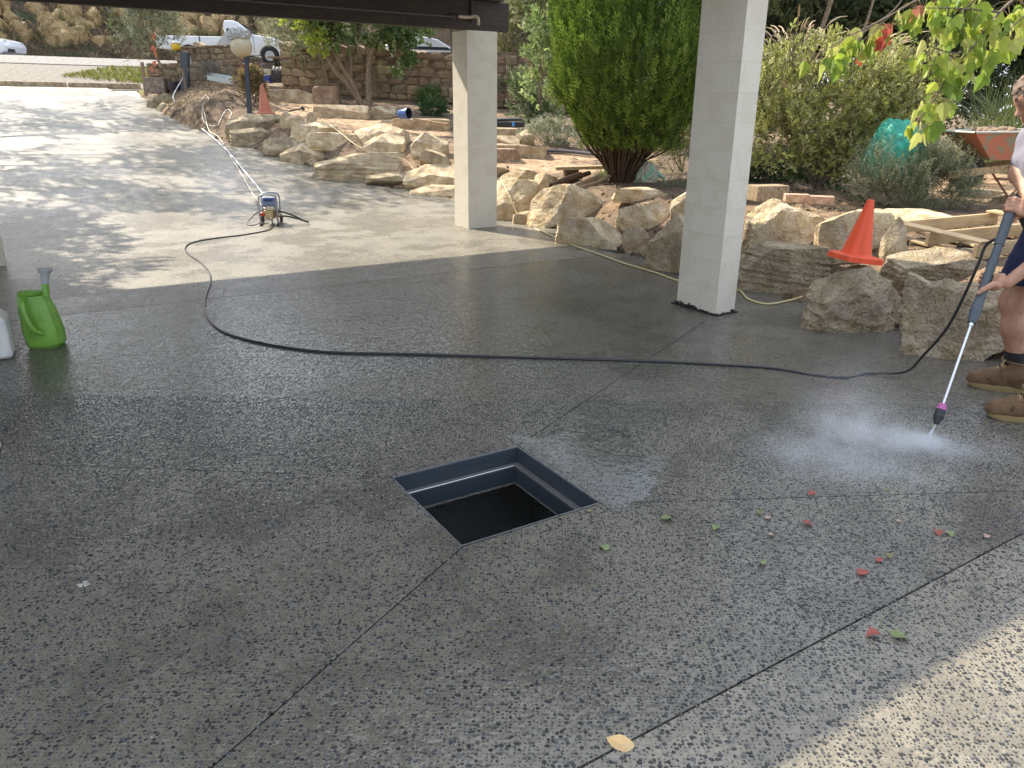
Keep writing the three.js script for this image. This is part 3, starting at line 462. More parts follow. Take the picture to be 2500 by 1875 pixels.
// ---------------------------------------------------------------- plants
const barkTex = tex(256, (x, y, o) => { const u = x / 256, v = y / 256, k = .6 + .5 * tf[4](u, v * .15) + .3 * (tf[3](u, v) - .5); o[0] = k; o[1] = k * .97; o[2] = k * .93; }, true);
const bark = (r, g, b) => mat({ map: barkTex, color: lin(r, g, b), roughness: .9 });
const barkPale = bark(.34, .26, .18), barkGrey = bark(.2, .17, .135), barkRed = bark(.115, .075, .048), barkDark = bark(.1, .075, .05);
const leafMat = (o = {}) => pmat({ color: 0xffffff, roughness: .92, transmission: .42, thickness: 0, side: THREE.DoubleSide, specularIntensity: .5, ...o });
const leafM = leafMat(), glossM = leafMat({ roughness: .8, transmission: .3 }), dullM = leafMat({ roughness: .95, transmission: .2 });
function leafGeo(l, w, fold = .3, curl = .2, widest = .4) {            // lies along +y, faces +z
  const a = [[0, 0, 0], [-w / 2, l * widest, fold * w / 2], [0, l * widest, -curl * l * .1], [w / 2, l * widest, fold * w / 2], [0, l, curl * l * .5], [-w * .3, l * .75, fold * w * .4 + curl * l * .12], [w * .3, l * .75, fold * w * .4 + curl * l * .12]];
  const f = [[0, 2, 1], [0, 3, 2], [1, 2, 5], [2, 4, 5], [2, 3, 6], [2, 6, 4]], pos = []; for (const t of f) for (const i of t) pos.push(...a[i]);
  const g = new THREE.BufferGeometry(); g.setAttribute('position', new THREE.Float32BufferAttribute(pos, 3)); g.setAttribute('uv', new THREE.Float32BufferAttribute(new Float32Array(pos.length / 3 * 2), 2)); g.computeVertexNormals(); return g;
}
function sprig(n, L, l, w, seed, open = .9) {
  const r = rng(seed), gs = []; for (let k = 0; k < n; k++) { const g = leafGeo(l * (.75 + .5 * r()), w * (.8 + .4 * r()), .3, .3 * r()); g.rotateZ((k % 2 ? 1 : -1) * open * (.5 + .6 * r())); g.rotateY(r() * 6.28); g.translate(0, L * (k + .3) / n, 0); gs.push(g); } return merge(gs);
}
const upQ = (d, spin) => new THREE.Quaternion().setFromUnitVectors(V3(0, 1, 0), d).multiply(new THREE.Quaternion().setFromAxisAngle(V3(0, 1, 0), spin));
function leaves(parent, name, geo, m, items, cols) {
  const im = shade(new THREE.InstancedMesh(geo, m, items.length)), M = new THREE.Matrix4(), r = rng(items.length + 7); im.name = name; im.userData.kind = 'stuff';
  items.forEach((it, i) => { M.compose(it.p, it.q ?? upQ(it.d, r() * 6.28), V3(it.s, it.s, it.s)); im.setMatrixAt(i, M); const a = cols[Math.floor(r() * cols.length)], k = .75 + .5 * r(); im.setColorAt(i, lin(a[0] * k, a[1] * k, a[2] * k)); });
  parent.add(im); return im;
}
function cloud(blobs, n, seed, o = {}) {                              // points spread through lumpy volumes
  const r = rng(seed), vol = blobs.map(b => b[3] * b[4] * b[5]), tot = vol.reduce((a, b) => a + b, 0), out = [], f = o.freq ?? 1.6, thr = o.gap ?? -.08; let guard = 0;
  while (out.length < n && guard++ < n * 12) {
    let k = r() * tot, b = 0; while ((k -= vol[b]) > 0 && b < blobs.length - 1) b++;
    const B = blobs[b], d = V3(r() * 2 - 1, r() * 2 - 1, r() * 2 - 1); if (d.lengthSq() > 1) continue; d.normalize();
    const q = Math.pow(r(), o.shell ?? .45), p = V3(B[0] + d.x * B[3] * q, B[1] + d.y * B[4] * q, B[2] + d.z * B[5] * q);
    if (fbm(p.x * f + seed, p.y * f, p.z * f, 2) < thr) continue;
    const dir = d.clone().multiplyScalar(o.out ?? .8).add(V3((r() - .5) * 1.2, (r() - .5) * 1.2 + (o.up ?? .3), (r() - .5) * 1.2)).normalize();
    out.push({ p, d: dir, s: (o.s ?? 1) * (.65 + .7 * r()) });
  }
  return out;
}
function limb(pts, r0, r1, seg = 24, rad = 7) {
  const c = new THREE.CatmullRomCurve3(pts.map(p => V3(...p)), false, 'centripetal'), g = new THREE.TubeGeometry(c, seg, 1, rad), p = g.attributes.position, v = V3();
  for (let i = 0; i <= seg; i++) { const q = c.getPointAt(i / seg), r = lerp(r0, r1, i / seg); for (let j = 0; j <= rad; j++) { const k = i * (rad + 1) + j; v.fromBufferAttribute(p, k).sub(q).multiplyScalar(r).add(q); p.setXYZ(k, v.x, v.y, v.z); } }
  g.computeVertexNormals(); return g;
}
function wood(parent, name, list, m) { return mesh(name, merge(list), m, parent); }
function boughs(from, blobs, r0, seed) { const r = rng(seed); return blobs.map(b => { const m = [(from[0] + b[0]) / 2 + (r() - .5) * .3 * b[3], from[1] * .55 + b[1] * .45, (from[2] + b[2]) / 2 + (r() - .5) * .3 * b[3]]; return limb([from, m, [b[0], b[1] + b[4] * .4, b[2]]], r0, r0 * .2, 10, 5); }); }
function twigs(blobs, n, seed, r0, L) { const r = rng(seed), out = []; for (let k = 0; k < n; k++) { const b = blobs[Math.floor(r() * blobs.length)], d = V3(r() - .5, r() * .8, r() - .5).normalize(), s = [b[0] + (r() - .5) * b[3] * .8, b[1] + (r() - .7) * b[4], b[2] + (r() - .5) * b[5] * .8]; out.push(limb([s, [s[0] + d.x * L * .5, s[1] + d.y * L * .5, s[2] + d.z * L * .5], [s[0] + d.x * L, s[1] + d.y * L + .1 * L, s[2] + d.z * L]], r0, r0 * .3, 4, 4)); } return out; }
const off = (p, x, y, z) => [p[0] + x, p[1] + y, p[2] + z];

// silvery olive tree by the driveway corner
{
  const b = [-9.802, 1.805, -23.3], t = thing('olive_tree', 'slender silvery olive tree beside the driveway corner and stone wall', 'tree', b), top = [-.35, 1.0, 0];
  const blobs = [[-.55, 1.75, 0, .75, .7, .7], [-.1, 2.4, .1, .85, .75, .7], [-.85, 1.2, .1, .45, .45, .5], [.25, 1.5, 0, .4, .55, .45], [-.5, 2.9, 0, .7, .6, .6]];
  wood(t, 'trunk', [limb([[.05, -.2, 0], [-.05, .4, 0], [-.25, .9, 0], top], .055, .03), ...boughs(top, blobs, .022, 3), ...twigs(blobs, 60, 4, .007, .5)], barkPale);
  leaves(t, 'crown', sprig(7, .16, .075, .018, 11), leafM, cloud(blobs, 1900, 5, { up: .7, gap: -.1, freq: 2.2 }), [[.17, .20, .11], [.24, .27, .18], [.11, .14, .06], [.34, .36, .28]]);
}
// pale olive shrub and broad leaved multi-stemmed tree behind the gate wall
{
  const b = [-5.002, 1.93, -22], t = thing('olive_shrub', 'pale silvery shrub standing behind the gate pier', 'tree', b), blobs = [[-1.0, 1.6, 0, .75, .75, .6], [-.5, 1.1, 0, .6, .5, .5], [-.7, 2.3, 0, .8, .6, .6], [.1, 1.7, .1, .6, .6, .5]];
  wood(t, 'trunk', [limb([[.05, -.2, 0], [-.05, .5, 0], [-.25, 1.1, 0]], .045, .025), ...boughs([-.2, 1, 0], blobs, .02, 8), ...twigs(blobs, 50, 9, .006, .5)], barkPale);
  leaves(t, 'crown', sprig(7, .15, .07, .02, 12), leafM, cloud(blobs, 1700, 15, { up: .6, freq: 2 }), [[.26, .28, .16], [.36, .36, .22], [.17, .20, .09], [.42, .42, .3]]);
}
{
  const b = [-3.819, 1.487, -20.673], t = thing('garden_tree', 'multi stemmed garden tree with pinkish trunks and round green leaves', 'tree', b);
  const blobs = [[-1.15, 2.0, 0, .6, .5, .6], [-.3, 1.9, .2, .8, .6, .7], [.55, 2.0, 0, .8, .7, .7], [1.15, 1.75, 0, .55, .6, .6], [.1, 2.6, 0, 1.3, .6, .8], [-.9, 2.6, 0, .9, .5, .7], [.9, 1.2, .1, .4, .45, .4]];
  wood(t, 'trunk', [limb([[0, -.1, 0], [-.35, .45, 0], [-.75, .9, 0], [-.95, 1.6, 0], [-1.0, 2.3, 0]], .075, .03), limb([[.0, -.1, 0], [-.25, .5, .05], [-.6, 1.1, .05], [-.75, 1.5, 0], [-.5, 2.2, 0]], .06, .025), limb([[.12, -.1, 0], [.16, .6, 0], [.22, 1.1, 0], [.45, 1.5, 0], [.6, 2.2, 0]], .085, .035), limb([[.22, 1.1, 0], [.12, 1.35, 0], [0, 1.6, 0], [.1, 2.2, 0]], .04, .02), limb([[-.3, .5, 0], [-.25, 1.0, 0], [-.35, 1.7, 0]], .03, .015), ...twigs(blobs, 40, 14, .008, .6)], barkPale);
  leaves(t, 'crown', sprig(6, .17, .085, .06, 13), glossM, cloud(blobs, 2600, 25, { up: .1, freq: 1.8, gap: -.04 }), [[.10, .17, .04], [.07, .12, .035], [.14, .20, .05], [.2, .26, .1]]);
  const bl = [[-1.55, 2.15, .25, .35, .3, .3], [-1.2, 1.75, .3, .3, .3, .3], [-.9, 1.4, .3, .22, .25, .25]];
  leaves(t, 'young_leaves', sprig(5, .15, .1, .07, 16), leafM, cloud(bl, 150, 27, { freq: 3 }), [[.34, .42, .05], [.42, .5, .08]]).userData.label = 'bright yellow green young leaves';
}
// trees beyond the wall
function farTree(label, base, blobs, n, seed, cols, l, w, trunkH = 2, m = leafM) {
  const t = thing('background_tree', label, 'tree', base, 0, 'trees beyond the wall'); wood(t, 'trunk', [limb([[0, -.3, 0], [.1, trunkH * .5, 0], [0, trunkH, .1]], .12, .06), ...boughs([0, trunkH, 0], blobs, .045, seed), ...twigs(blobs, 30, seed + 1, .012, .9)], barkGrey);
  leaves(t, 'crown', sprig(6, l * 1.8, l, w, seed), m, cloud(blobs, n, seed + 2, { freq: 1.1, gap: -.06 }), cols);
}
farTree('loose pale tree with yellowish leaves beyond the long wall', [0.412, 1.719, -25], [[-.8, 2.2, 0, 1.0, .9, 1], [.4, 2.6, 0, 1.1, 1.2, 1], [-.6, 3.6, 0, 1.2, 1, 1], [.8, 4.2, .2, 1.3, 1, 1], [-.2, 1.4, .3, .9, .6, .6]], 3000, 31, [[.25, .26, .10], [.33, .30, .11], [.18, .20, .08], [.38, .37, .22]], .11, .045);
farTree('grey green tree beyond the long wall beside the parked car', [-2.149, 2.101, -27.5], [[-.9, 2.4, 0, .9, .8, .8], [.3, 2.8, 0, 1, 1, .9], [-.3, 3.8, 0, 1.4, .9, 1], [.9, 1.9, 0, .7, .8, .7]], 2300, 32, [[.2, .22, .11], [.14, .17, .07], [.3, .3, .17]], .11, .035);
farTree('tall mixed green tree behind the conifer', [1.546, 1.678, -19], [[-.8, 2.4, 0, .9, 1, .8], [-.4, 1.4, 0, .7, .7, .6], [.6, 3, 0, 1.3, 1.2, 1], [-.5, 4, 0, 1.4, 1, 1]], 2600, 33, [[.14, .17, .06], [.2, .22, .09], [.09, .12, .04]], .1, .045);
farTree('dusty green tree on the far side of the road above the wall', [-5.007, 2.866, -31], [[-1.5, 2.6, 0, 1.3, 1, 1], [.5, 2.8, 0, 1.6, 1.2, 1], [2.2, 2.4, 0, 1.2, 1.2, 1], [0, 4.2, 0, 2.4, 1.1, 1]], 3000, 34, [[.16, .18, .09], [.24, .24, .13], [.1, .13, .05]], .13, .05);
farTree('dark spreading tree behind the conifer and narrow pillar', [3.941, 1.524, -17], [[-1.2, 2.2, 0, 1, 1.2, .8], [.5, 2.5, 0, 1.2, 1.2, 1], [-.6, 3.8, 0, 1.6, 1, 1], [1.6, 3.6, 0, 1.3, 1.2, 1], [1.6, 1.6, 0, 1, 1, .8]], 3600, 35, [[.08, .105, .035], [.12, .14, .05], [.17, .17, .07]], .1, .035);
// thin trunked silver sapling and sage shrubs right of the square pillar
{
  const b = [0.012, 1.769, -24.56], t = thing('sapling', 'thin trunked sapling with silver leaves in front of the long wall', 'tree', b), blobs = [[-.1, 1.75, 0, .55, .5, .4], [.2, 1.3, 0, .4, .3, .3], [-.3, 1.2, 0, .3, .3, .3]];
  wood(t, 'trunk', [limb([[0, -.2, 0], [0, .6, 0], [-.02, 1.3, 0]], .03, .015), ...twigs(blobs, 16, 5, .006, .5)], barkPale); leaves(t, 'crown', sprig(6, .14, .07, .025, 19), leafM, cloud(blobs, 420, 41, { freq: 2.4 }), [[.3, .31, .2], [.4, .4, .29], [.2, .22, .12]]);
}
function shrub(label, base, blobs, n, seed, cols, l, w, o = {}) {
  const t = thing(o.name ?? 'shrub', label, 'shrub', base, 0, o.group ?? 'garden shrubs'); wood(t, 'stem', [...boughs([0, 0, 0], blobs, o.r ?? .014, seed), ...twigs(blobs, o.tw ?? 20, seed + 1, .004, .25)], o.bark ?? barkGrey).userData.kind = 'stuff';
  leaves(t, 'foliage', o.geo ?? sprig(7, l * 2.2, l, w, seed), o.m ?? leafM, cloud(blobs, n, seed + 2, { freq: o.freq ?? 3, gap: o.gap ?? -.1, up: .6, ...(o.c ?? {}) }), cols); return t;
}
const sage = [[.24, .27, .17], [.33, .35, .24], [.15, .18, .1], [.42, .43, .33]];
shrub('grey green sage shrub behind the square pillar', [-0.344, 1.46, -21.595], [[0, .5, 0, .5, .5, .4], [.3, .3, .1, .4, .3, .3], [-.3, .35, .1, .4, .35, .3]], 620, 51, sage, .06, .022);
shrub('leafy sage shrub hanging beside the narrow steps', [0.325, 1.125, -19.152], [[0, .4, 0, .45, .45, .4], [.35, .15, .2, .4, .3, .3], [-.2, .8, 0, .3, .4, .3]], 600, 52, [[.15, .2, .09], [.24, .28, .15], [.1, .14, .05]], .07, .028);
shrub('broad leaved branch rising beside the conifer', [0.492, 1.419, -15.5], [[0, .5, 0, .3, .4, .25], [.1, 1.0, 0, .3, .35, .25], [0, 1.45, 0, .25, .3, .2]], 170, 53, [[.2, .27, .09], [.3, .36, .15]], .1, .06);
shrub('low silver shrub under the left skirt of the conifer', [0.707, 0.767, -16.505], [[0, .2, 0, .5, .3, .35], [.4, .15, .2, .3, .22, .25], [-.3, .15, .2, .3, .2, .2]], 560, 54, sage, .05, .016);
shrub('sunlit small shrub at the foot of the long wall', [-3.574, 1.823, -23.509], [[0, .25, 0, .35, .3, .25]], 200, 55, [[.3, .36, .15], [.22, .28, .1]], .07, .04);
shrub('dark leafy shrub behind the multi stemmed tree', [-4.745, 1.854, -23.404], [[0, .5, 0, .6, .5, .3], [-.7, .6, 0, .4, .5, .3], [.8, .5, 0, .4, .4, .3]], 700, 56, [[.09, .13, .04], [.15, .2, .07], [.24, .28, .11]], .075, .03);
shrub('round green plant on the mulch below the long wall', [-1.947, 1.264, -19.494], [[0, .15, 0, .3, .2, .25]], 320, 57, [[.05, .1, .03], [.09, .15, .05]], .05, .025);
shrub('small bright plant on the mulch behind the square pillar', [-2.196, 1.513, -21.412], [[0, .15, 0, .35, .2, .2]], 200, 58, [[.16, .24, .07], [.1, .16, .05]], .06, .03);
shrub('small white flowering weed at the driveway corner', [-10.337, 1.809, -23.864], [[0, .12, 0, .18, .14, .14]], 80, 59, [[.5, .52, .44], [.2, .24, .1]], .04, .03);
// fine twiggy bush, rosemary and glossy shrub on the right
shrub('large fine leaved yellow green bush behind the two bricks', [3.504, 0.62, -9.2], [[-0.46, 0.69, 0.00, 0.55, 0.51, 0.46], [0.14, 0.87, -0.09, 0.60, 0.55, 0.46], [0.69, 0.78, 0.00, 0.51, 0.51, 0.46], [-0.09, 1.29, -0.09, 0.32, 0.41, 0.32], [0.51, 1.24, 0.00, 0.32, 0.37, 0.32], [-0.69, 1.15, 0.00, 0.32, 0.37, 0.32], [0.97, 1.06, 0.00, 0.37, 0.37, 0.32], [0.18, 0.41, 0.18, 0.55, 0.32, 0.32], [-0.51, 1.47, 0.00, 0.18, 0.28, 0.18], [1.06, 1.38, 0.00, 0.23, 0.28, 0.18]], 4600, 61, [[.34, .36, .09], [.44, .45, .14], [.26, .26, .08], [.2, .19, .08], [.5, .5, .24]], .04, .017, { freq: 4, gap: -.05, tw: 120, r: .016 });
shrub('low grey green rosemary bush beside the pallet', [4.2, 0.497, -8.368], [[0, .22, 0, .42, .3, .3], [.3, .3, -.05, .35, .35, .3], [-.35, .3, -.05, .3, .35, .25], [.1, .5, -.1, .3, .3, .2], [.5, .15, .05, .25, .2, .2]], 3200, 62, [[.3, .32, .19], [.4, .41, .28], [.2, .22, .11], [.14, .15, .07]], .03, .006, { geo: sprig(14, .13, .028, .005, 63, 1.1), c: { up: 1.3 }, gap: -.15 });
shrub('glossy leaved shrub in front of the fine leaved bush', [4.008, 0.521, -10.461], [[0, .2, 0, .3, .26, .22], [.12, .42, 0, .2, .2, .18], [-.15, .35, 0, .18, .2, .15]], 300, 64, [[.09, .15, .04], [.15, .2, .07], [.34, .38, .22]], .07, .034, { m: glossM });
shrub('dark trailing leaves behind the timber offcut', [3.62, 0.517, -11.211], [[0, .1, 0, .35, .15, .2], [.4, .1, 0, .3, .14, .2]], 240, 65, [[.06, .09, .03], [.1, .13, .05]], .08, .03);
// twiggy growth beside the conifer
shrub('twiggy green bush behind the bag and conifer', [2.714, 0.519, -12.871], [[0, .5, 0, .4, .5, .35], [.15, .95, 0, .4, .5, .35], [-.25, .3, .1, .35, .3, .3]], 750, 66, [[.16, .19, .06], [.24, .26, .1], [.1, .11, .04]], .05, .015, { tw: 60 });
// strappy and plumed grasses
function grassTuft(label, base, n, L, spread, seed, cols, o = {}) {
  const t = thing('grass_tuft', label, 'grass', base, 0, 'grass tufts'), r = rng(seed), gs = [], col = [], w = o.w ?? .012;
  for (let k = 0; k < n; k++) {
    const a = r() * 6.283, l = L * (.6 + .5 * r()), sp = spread * (.3 + .8 * r()), bx0 = (r() - .5) * (o.base ?? .12), bz0 = (r() - .5) * (o.base ?? .12), pos = [], S = 5; let px, pz;
    for (let i = 0; i <= S; i++) { const q = i / S, x = bx0 + Math.cos(a) * sp * l * q * q, z = bz0 + Math.sin(a) * sp * l * q * q, y = l * (q - (o.droop ?? .35) * sp * q * q * q), hw = w * (1 - q * .92) / 2; pos.push([x - Math.sin(a) * hw, y, z + Math.cos(a) * hw], [x + Math.sin(a) * hw, y, z - Math.cos(a) * hw]); }
    const C = cols[Math.floor(r() * cols.length)], f = []; for (let i = 0; i < S; i++) { const q = i * 2; f.push(...pos[q], ...pos[q + 1], ...pos[q + 2], ...pos[q + 1], ...pos[q + 3], ...pos[q + 2]); }
    gs.push(...f); for (let i = 0; i < f.length / 3; i++) col.push(...C);
  }
  const g = new THREE.BufferGeometry(); g.setAttribute('position', new THREE.Float32BufferAttribute(gs, 3)); g.setAttribute('color', new THREE.Float32BufferAttribute(col, 3)); g.setAttribute('uv', new THREE.Float32BufferAttribute(new Float32Array(gs.length / 3 * 2), 2)); g.computeVertexNormals();
  mesh('blades', g, leafMat({ vertexColors: true }), t).userData.kind = 'stuff';
  if (o.plumes) { const ps = []; for (let k = 0; k < o.plumes; k++) { const a = r() * 6.28, l = L * (.9 + .4 * r()), d = .25 + .3 * r(); ps.push(limb([[0, 0, 0], [Math.cos(a) * d * .3, l * .6, Math.sin(a) * d * .3], [Math.cos(a) * d * l * .8, l, Math.sin(a) * d * l * .8]], .002, .002, 6, 4), limb([[Math.cos(a) * d * l * .8, l, Math.sin(a) * d * l * .8], [Math.cos(a) * d * l * 1.0, l + .07, Math.sin(a) * d * l], [Math.cos(a) * d * l * 1.25, l + .1, Math.sin(a) * d * l * 1.25]], .014, .004, 6, 5)); } mesh('plumes', merge(ps), mat({ color: lin(.5, .38, .24), roughness: .95 }), t).userData.kind = 'stuff'; }
  return t;
}
grassTuft('tan feathery plume grass behind the fine leaved bush', [3.837, 1.144, -11.5], 160, 1.15, .5, 71, [[.4, .31, .17], [.3, .26, .12]], { plumes: 34 });
grassTuft('second clump of plume grass against the dark hedge', [4.788, 1.093, -11.6], 120, 1.05, .6, 72, [[.32, .27, .13], [.25, .25, .1]], { plumes: 20 });
grassTuft('dark fountain grass arching beneath the hedge above the wheelbarrow', [6.672, 0.812, -11], 420, 1.35, .9, 73, [[.06, .085, .025], [.1, .13, .04], [.15, .18, .06]], { base: .6, w: .014 });
grassTuft('green fountain grass just behind the wheelbarrow tray', [6.118, 0.745, -10.4], 300, .85, .8, 74, [[.17, .2, .06], [.24, .26, .09]], { base: .7 });
grassTuft('grey green strappy clump between the tarpaulin and wheelbarrow', [5.173, 0.726, -9.9], 170, .6, .9, 75, [[.28, .29, .19], [.36, .34, .2], [.2, .22, .12]], { base: .25 });
grassTuft('lime green strappy plant on the heap by the gate', seat([-8.325, 2.082, -24.257]), 60, .55, .8, 76, [[.28, .36, .07], [.35, .42, .12]], { w: .03 });
grassTuft('pale strappy plant in front of the conifer trunk', [1.271, 0.458, -11.424], 60, .32, 1.0, 77, [[.3, .3, .18], [.22, .25, .1]], { w: .016 });
grassTuft('dark strappy plant beside the narrow pillar', [2.675, 0.498, -11.644], 90, .5, .9, 78, [[.05, .07, .025], [.08, .1, .035]], { w: .02 });
grassTuft('cut straw coloured leaves under the knotted bag', [2.151, 0.472, -10.779], 90, .3, 1.6, 79, [[.34, .32, .2], [.25, .25, .14]], { base: .4, droop: .5 });
grassTuft('dry brown weeds on the soil heap', seat([-7.772, 1.179, -19.618]), 150, .3, 1.3, 80, [[.3, .24, .13], [.22, .18, .1]], { base: 1.2, droop: .5, w: .008 });
grassTuft('dry tangled weeds on the heap beside the reddish boulder', seat([-7.245, 1.398, -19.602]), 150, .3, 1.3, 81, [[.27, .22, .12], [.2, .17, .09]], { base: 1.0, droop: .5, w: .008 });
shrub('dried out creeper hanging beside the globe lamp post', [-6.204, 1.472, -19.6], [[0, .35, 0, .22, .4, .25], [-.15, .6, 0, .3, .25, .25]], 260, 82, [[.2, .14, .06], [.27, .2, .08], [.13, .12, .04]], .07, .03);
shrub('grey dead twig heap under the white gutter offcut', [-7.797, 2.007, -21.3], [[0, .2, 0, .5, .22, .3]], 300, 83, [[.24, .22, .19], [.18, .17, .14]], .06, .012, { tw: 60 });
{ // verge grass
  const r = rng(88), items = []; for (let k = 0; k < 2200; k++) { const p = [-12.137, 2.042, -26.334], x = p[0] + (r() - .6) * 4, z = p[2] - r() * 4.5; if (upHill(x, z) < 27.9 || side(x, z) < -2.4) continue; items.push({ p: V3(x, 1.87 + .14 * (upHill(x, z) - 27.6), z), d: V3(r() - .5, 1.3, r() - .5).normalize(), s: .6 + .8 * r() }); }
  for (let k = 0; k < 1500; k++) { const p = uw(6 + r() * 6, -(28.5 + 5 * r())); items.push({ p: V3(p[0], 1.86 + .14 * (upHill(p[0], p[2]) - 27.6), p[2]), d: V3(r() - .5, 1.3, r() - .5).normalize(), s: .6 + .8 * r() }); }
  const g = leaves(scene, 'verge_grass', merge([0, 1, 2, 3].map(k => leafGeo(.12, .012, .2, .5).rotateZ((k - 1.5) * .3).rotateY(k * 1.6))), leafM, items, [[.26, .26, .06], [.34, .3, .1], [.15, .22, .04]]); g.userData.label = 'rough yellow green grass on the roadside verge'; g.userData.category = 'grass';
}
// dark hedge along the right
{
  const t = thing('hedge', 'dense dark evergreen hedge along the right side of the garden', 'hedge', [7.336, 1.106, -14.6]); const blobs = []; const r = rng(91);
  for (let k = 0; k < 44; k++) blobs.push([-3.4 + 10 * r(), .2 + 4.6 * r(), -r() * .8, .6 + .5 * r(), .5 + .5 * r(), .5]);
  wood(t, 'trunk', [limb([[-2.4, -.3, .3], [-2.35, .9, .3], [-2.1, 2.0, .35], [-1.9, 3.4, .3]], .06, .03), limb([[-2.3, -.3, .3], [-1.9, .7, .35], [-1.5, 1.6, .4], [-1.3, 2.6, .3]], .04, .02), limb([[-1.5, 1.6, .4], [-1.0, 2.0, .4], [-.7, 2.6, .3]], .022, .01), ...twigs(blobs, 70, 92, .008, .8), limb([[2.3, -.2, .2], [2.2, 1.4, .3], [2.5, 3, .2]], .05, .03)], barkPale);
  leaves(t, 'foliage', sprig(10, .2, .075, .04, 93), dullM, cloud(blobs, 11500, 94, { freq: 1.5, gap: -.3, shell: .7 }), [[.045, .062, .022], [.065, .085, .03], [.09, .11, .04], [.03, .045, .015]]);
  leaves(t, 'feathery_foliage', sprig(16, .3, .07, .008, 95, .7), leafM, cloud([[-2.6, 2.6, .3, 1.1, .9, .4], [-1.2, 3.0, .3, 1, .8, .4], [-2.9, 1.7, .3, .6, .7, .3]], 520, 96, { freq: 2 }), [[.15, .17, .06], [.21, .22, .09], [.1, .12, .04]]);
}
farTree('tall dark tree rising behind the hedge', [7.647, 1.217, -18], [[-2, 2.5, 0, 1.8, 1.6, 1], [1, 3, 0, 2, 1.6, 1], [-.5, 4.8, 0, 2.4, 1.2, 1], [4, 3, 0, 2, 1.8, 1], [6.5, 3, 0, 2, 1.8, 1], [-3, 1, 0, 1.5, 1.2, .8]], 6500, 36, [[.04, .055, .02], [.065, .08, .03]], .16, .08, 2.2);
farTree('dark green tree filling the gap behind the plume grass', [5.291, 1.394, -15.2], [[-1, 1.6, 0, 1.2, 1.2, .8], [.8, 1.8, 0, 1.3, 1.3, .8], [0, 3.2, 0, 1.6, 1, .8], [2.2, 2.6, 0, 1.3, 1.3, .8], [1.6, .8, 0, 1.2, .9, .8]], 5200, 37, [[.05, .07, .025], [.08, .1, .035], [.11, .13, .05]], .13, .065, 1.6, dullM);
// conifer
{
  const b = [1.545, 0.466, -11.49], t = thing('conifer', 'tall clipped conifer with bright green sprays and bare brown stems at its foot', 'conifer', b), r = rng(101), items = [];
  const R = (y) => y < .42 ? .3 : y < 1.5 ? lerp(.62, 1.2, smooth(.35, 1.5, y)) : 1.2 * Math.sqrt(Math.max(0, 1 - (Math.max(0, y - 1.7) / 1.65) ** 2.4)), cx = (y) => .12 + .06 * smooth(.5, 2, y);
  while (items.length < 12500) {
    const y = .42 + 2.93 * r(), a = r() * 6.283, lump = 1 + .2 * ns(Math.cos(a) * 2.6 + 5, y * 1.3, Math.sin(a) * 2.6) + .13 * ns(Math.cos(a) * 8, y * 3, Math.sin(a) * 8), q = Math.pow(r(), .22), rad = R(y) * lump * q; if (y < 1.0 && r() > smooth(.5, 1.1, y + .35 * ns(a * 2, 1, 3)) + (Math.cos(a) < .1 ? .6 : .3)) continue;
    const o = V3(Math.cos(a), 0, Math.sin(a)), d = o.clone().multiplyScalar(.55).add(V3((r() - .5) * .5, 1.0 + .4 * r(), (r() - .5) * .5)).normalize();
    items.push({ p: V3(cx(y) + o.x * rad, y, o.z * rad), q: new THREE.Quaternion().setFromUnitVectors(V3(0, 1, 0), d).multiply(new THREE.Quaternion().setFromAxisAngle(V3(0, 1, 0), Math.atan2(o.x, o.z) + (r() - .5) * 2.4)), s: .7 + .6 * r() });
  }
  const fr = []; for (let k = 0; k < 7; k++) { const s = k % 2 ? 1 : -1, h = .03 + k * .022; fr.push(leafGeo(.075 * (1 - k * .06), .016, .4, .25).rotateZ(-s * .75).rotateY((k % 3 - 1) * .5).translate(0, h, 0)); } fr.push(leafGeo(.09, .016, .3, .2).translate(0, .13, 0), leafGeo(.17, .012, .3, .1));
  leaves(t, 'foliage', merge(fr), leafMat({ transmission: .24, roughness: .95 }), items, [[.14, .22, .028], [.19, .28, .04], [.09, .15, .02], [.25, .33, .06], [.06, .1, .016]]);
  const st = []; for (let k = 0; k < 150; k++) { const a = r() * 6.28, e = .35 + .75 * r(), y = .7 + .9 * r(), c = .1 * Math.sqrt(r()), tw = (r() - .5) * .12; st.push(limb([[Math.cos(a) * c, -.1, Math.sin(a) * c], [Math.cos(a) * (c + .2 * e), .26, Math.sin(a) * (c + .2 * e)], [Math.cos(a + tw) * e * .55 + .05, y * .62, Math.sin(a + tw) * e * .55], [Math.cos(a + tw) * e * .8 + .1, y, Math.sin(a + tw) * e * .8]], .011 + .01 * r(), .005, 9, 5)); }
  st.push(limb([[0, -.15, 0], [0, .2, 0], [.05, .7, 0], [.1, 2.5, 0]], .075, .03)); wood(t, 'stem', st, barkRed);
  const dry = cloud([[.5, .75, .2, .4, .3, .3], [.15, .7, .4, .4, .2, .2], [-.3, .7, .2, .3, .2, .3]], 160, 103, { freq: 3, up: -.2 }); leaves(t, 'dry_sprays', sprig(6, .18, .06, .005, 104), dullM, dry, [[.24, .15, .06], [.2, .2, .06]]);
}
